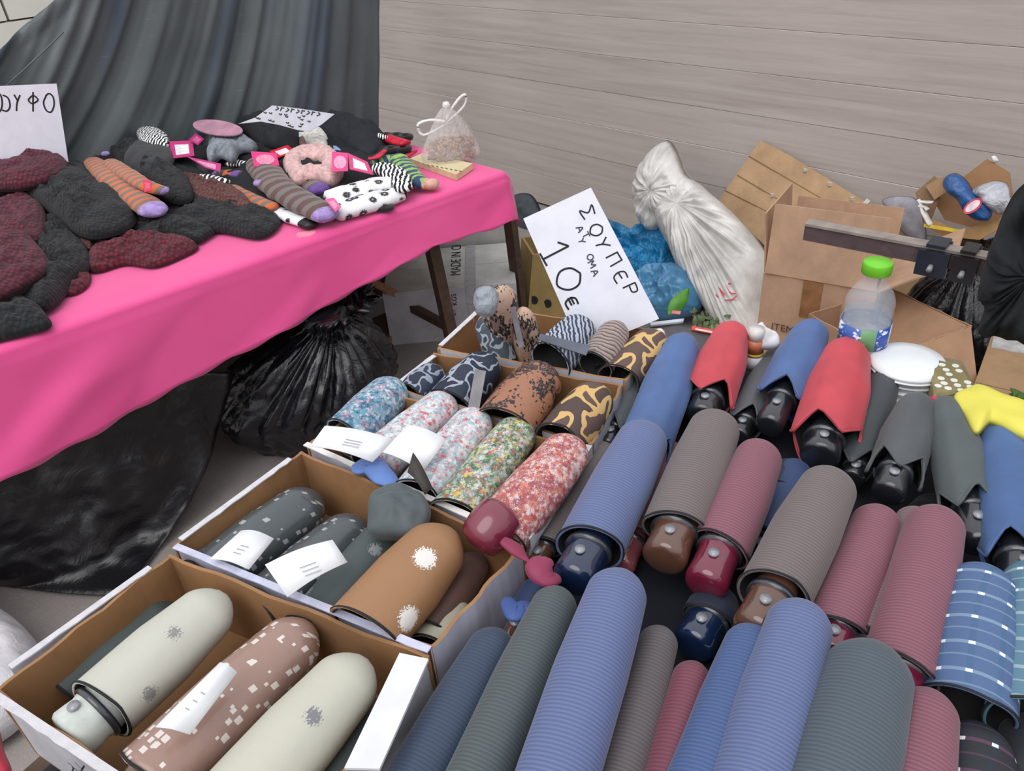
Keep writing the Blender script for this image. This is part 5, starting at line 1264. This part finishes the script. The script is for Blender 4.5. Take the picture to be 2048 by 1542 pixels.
# ------------------------------------------------------------------ odds and ends behind the umbrellas
gt = thing('flat_case', 'dark grey flat case with a red strip behind the blue and red umbrellas', 'case', P(1400, 700, DZ))
q = [P(x, y, .80) for x, y in ((1230, 622), (1480, 680), (1420, 790), (1300, 760))]
v, f = prism([V((p.x, p.y, DZ)) for p in q], q); put('case_body', v, f, plain('4b4a4c', .5), gt, smooth=False)
card('red_strip', [(1384, 654), (1440, 664), (1438, 672), (1383, 661)], hz(.802), .003, plain('d8453c', .3), gt)
card('white_strip', [(1391, 657), (1436, 665), (1435, 669), (1390, 660)], hz(.8055), .0008, plain('f0d0c8', .3), gt)
card('silver_edge', [(1300, 648), (1368, 640), (1366, 646), (1302, 654)], hz(.803), .004, plain('b4bac2', .3), gt)
card('pink_mark', [(1344, 622), (1362, 624), (1360, 630), (1343, 628)], hz(.801), .002, plain('c87878', .4), gt)
card('gold_ring', [(1412, 690), (1420, 684), (1424, 694), (1415, 700)], hz(.801), .003, plain('a08850', .4), gt)
tag(pillow('tissue', [(1305, 672), (1325, 668), (1332, 682), (1318, 690), (1306, 684)], .85, .02, plain('dcdee2'), wr=.004), 'small white tissue wad behind the grey and blue umbrellas', 'tissue')
tag(pillow('paper_wad', [(1500, 672), (1520, 668), (1545, 678), (1560, 695), (1530, 698), (1508, 690)], .85, .03, plain('cfcdd0'), wr=.008, wf=50), 'crumpled white paper between red and blue umbrellas', 'paper')
jar = thing('small_jar', 'small jar with gold and orange label between red and blue umbrellas', 'jar', P(1503, 720, .80))
jq = P(1505, 735, .80)
for z_, z2_, rr, cc, nm in ((0, .03, .016, 'd8d8dc', 'base'), (.03, .036, .0165, 'c9a83c', 'gold_band'), (.036, .062, .016, 'b86848', 'label_band'), (.062, .085, .014, 'c9c4c0', 'lid')):
    v, f, _ = tube([jq + Z3 * z_, jq + Z3 * z2_], rr, 20, up=V((0, 1, 0))); put(nm, v, f, plain(cc, .35), jar)
# water bottle
def bottle():
    base = P(1712, 742, .80); top = P(1742, 566, 0)
    o = thing('water_bottle', 'clear plastic water bottle with bright green cap', 'bottle', base)
    r = .033 * 1.25; H = .2
    pr = [(0, .001), (0, .8), (.004, .95), (.012, 1), (.03, .98), (.04, 1), (.055, .97), (.065, 1), (.115, 1), (.12, .96), (.126, 1), (.134, .96), (.14, 1), (.152, .95), (.165, .82), (.178, .62), (.186, .44), (.192, .40), (.205, .40)]
    nn = 40
    def lathe(prf, sc=1.0):
        vs_, fs = [], []
        for z_, rr in prf:
            for i in range(nn): an = i / nn * math.tau; vs_.append(base + V((math.cos(an) * rr * r * sc, math.sin(an) * rr * r * sc, z_)))
        for k in range(len(prf) - 1):
            for i in range(nn): q = k * nn + i; q2 = k * nn + (i + 1) % nn; fs.append((q, q2, q2 + nn, q + nn))
        return vs_, fs
    v, f = lathe(pr); put('bottle_body', v, f, film('dfe6ee', .22, .05, 60, .25), o)
    n = N('water'); n.m = film('b9c8dc', .3, .05, 20, .1)
    v, f = lathe([(.004, .001), (.004, .85), (.012, .93), (.125, .93), (.125, .001)]); put('water', v, f, n.m, o)
    v, f = lathe([(.066, 1.02), (.066, 1.03), (.108, 1.03), (.108, 1.02)])
    n = N('bottle_label'); s_ = n.sep(n.tc.outputs['Object']); at = n.math('ARCTAN2', s_[1], s_[0])
    k = n.ramp(n.math('FRACT', n.math('MULTIPLY', n.math('ADD', at, 3.5), .318)), [(0, '3f60ac'), (.42, '6c9c6a'), (.62, '2c4fae'), (.85, 'c9d6ec')], True)
    k = n.mix(n.ramp(n.noise(60, n.coord('Object', (1, 1, 1.5))), [(.56, (0, 0, 0, 1)), (.6, (1, 1, 1, 1))]), k, 'dfe6f0'); n.col(k, .4); put('label', v, f, n.m, o)
    gc_ = plain('6cc226', .4, .03)
    vs_, fs = [], []
    for z_, rr in ((.198, .001), (.198, .54), (.199, .57), (.216, .57), (.219, .54), (.2195, .001)):
        for i in range(64): an = i / 64 * math.tau; q_ = rr * (1.03 if i % 2 else 1) if rr > .5 else rr; vs_.append(base + V((math.cos(an) * q_ * r, math.sin(an) * q_ * r, z_)))
    for k in range(5):
        for i in range(64): q = k * 64 + i; q2 = k * 64 + (i + 1) % 64; fs.append((q, q2, q2 + 64, q + 64))
    put('cap', vs_, fs, gc_, o)
bottle()
# stack of white plates / lids
def plates():
    base = P(1805, 778, .80)
    for k in range(5):
        c_ = base + V((random.uniform(-.004, .004), random.uniform(-.004, .004), .001 + k * .0125)); nn = 48; r = .063
        pr = [(0, .001), (0, .88), (.009, .97), (.0095, 1.0), (.0115, 1.0), (.012, .96), (.012, .001)]
        if k == 4: pr = [(0, .001), (0, .97), (.004, 1), (.006, .97), (.012, .9), (.016, .55), (.0165, .001)]
        vs_, fs = [], []
        for z_, rr in pr:
            for i in range(nn): an = i / nn * math.tau; vs_.append(c_ + V((math.cos(an) * rr * r, math.sin(an) * rr * r, z_)))
        for q_ in range(len(pr) - 1):
            for i in range(nn): q = q_ * nn + i; q2 = q_ * nn + (i + 1) % nn; fs.append((q, q2, q2 + nn, q + nn))
        tag(put('white_dish', vs_, fs, plain('e4e8ea', .35, .02)), ('domed white lid on top of the stack of white dishes' if k == 4 else 'white dish in the stack beside the dotted box, %s' % ('bottom one', 'second from below', 'third from below', 'just under the domed lid')[k]), 'dish', 'white dishes stacked behind the charcoal umbrella')
plates()
# dotted olive box
def dotted():
    zt = .865; q = [P(x, y, zt) for x, y in ((1862, 715), (1925, 728), (1952, 778), (1868, 790))]
    cc = sum(q, V((0, 0, 0))) / 4; o = thing('dotted_box', 'olive green box with white oval dots right of the white dishes', 'box', V((cc.x, cc.y, .80)))
    v, f = prism([V((p.x, p.y, .80)) for p in q], q); b = put('box_body', v, f, plain('857a52', .6), o, smooth=False); b.modifiers.new('b', 'BEVEL').width = .004
    for (x, y) in ((1884, 730), (1911, 732), (1892, 740), (1918, 742), (1898, 749), (1882, 757), (1908, 761), (1935, 765), (1888, 767), (1915, 771), (1940, 774), (1896, 777), (1922, 781), (1876, 772)):
        c_ = P(x, y, zt + .0003); pts = [c_ + bd * .0055 * math.cos(t / 12 * math.tau) + bn * .0055 * math.sin(t / 12 * math.tau) for t in range(12)]
        v, f = prism(pts, [p + Z3 * .0008 for p in pts]); put('dot', v, f, plain('dcdcd2', .5, .02), o, smooth=False)
    q = [P(x, y, .84) for x, y in ((1725, 704), (1758, 704), (1762, 722), (1730, 740))]
    v, f = prism([V((p.x, p.y, .80)) for p in q], q); tag(put('beige_packet', v, f, plain('b8a486', .6, .2, 60), smooth=False), 'beige packet wedged between the bottle and the white dishes', 'packet')
dotted()
tq_ = [P(x, y, .797) for x, y in ((1665, 735), (1760, 690), (1925, 722), (1962, 800), (1880, 850), (1690, 800))]
v, f = prism([V((p.x, p.y, DZ)) for p in tq_], tq_)
tag(put('tray_base', v, f, plain('8a7c60', .7), smooth=False), 'brown card tray under the bottle and the white dishes', 'tray')
YL = plain('d8cf58', .8, .05, 6)
tag(pillow('yellow_cloth', [(1935, 780), (1960, 778), (2048, 808), (2150, 840), (2160, 900), (2060, 885), (1990, 850), (1975, 850), (1950, 870), (1925, 830), (1905, 795)], .885, .02, YL, wr=.008, wf=14, under=.8, centre=(1975, 815)), 'bright yellow cloth draped behind the right umbrellas', 'cloth')
tag(pillow('pink_scrap', [(1858, 796), (1878, 800), (1875, 808), (1862, 804)], .86, .01, plain('c83c5c')), 'tiny crimson scrap in front of the dotted box', 'scrap')
v, f = merge([leaf_mesh(random.uniform(2025, 2060), random.uniform(790, 805), .05, .012, random.uniform(0, 3), .60) for _ in range(10)])
tag(put('green_leaves', v, f, plain('4d6a2c')), 'green leaves showing behind the yellow cloth at the right edge', 'plant')
# ground items, bottom left
tag(pillow('white_bag', [(-80, 1230), (0, 1240), (50, 1262), (95, 1320), (80, 1420), (-80, 1500)], .03, .14, crinkle('c9c8cc', .5, 14, .6, .01), wr=.015, wf=12, under=.2), 'pale crumpled bag on the ground beside the cream umbrella box', 'bag')
tag(pillow('red_cloth', [(-80, 1440), (-10, 1450), (8, 1500), (20, 1560), (-80, 1600)], .45, .03, cv('c2354a'), wr=.004), 'red cloth corner at the lower left frame edge', 'cloth')
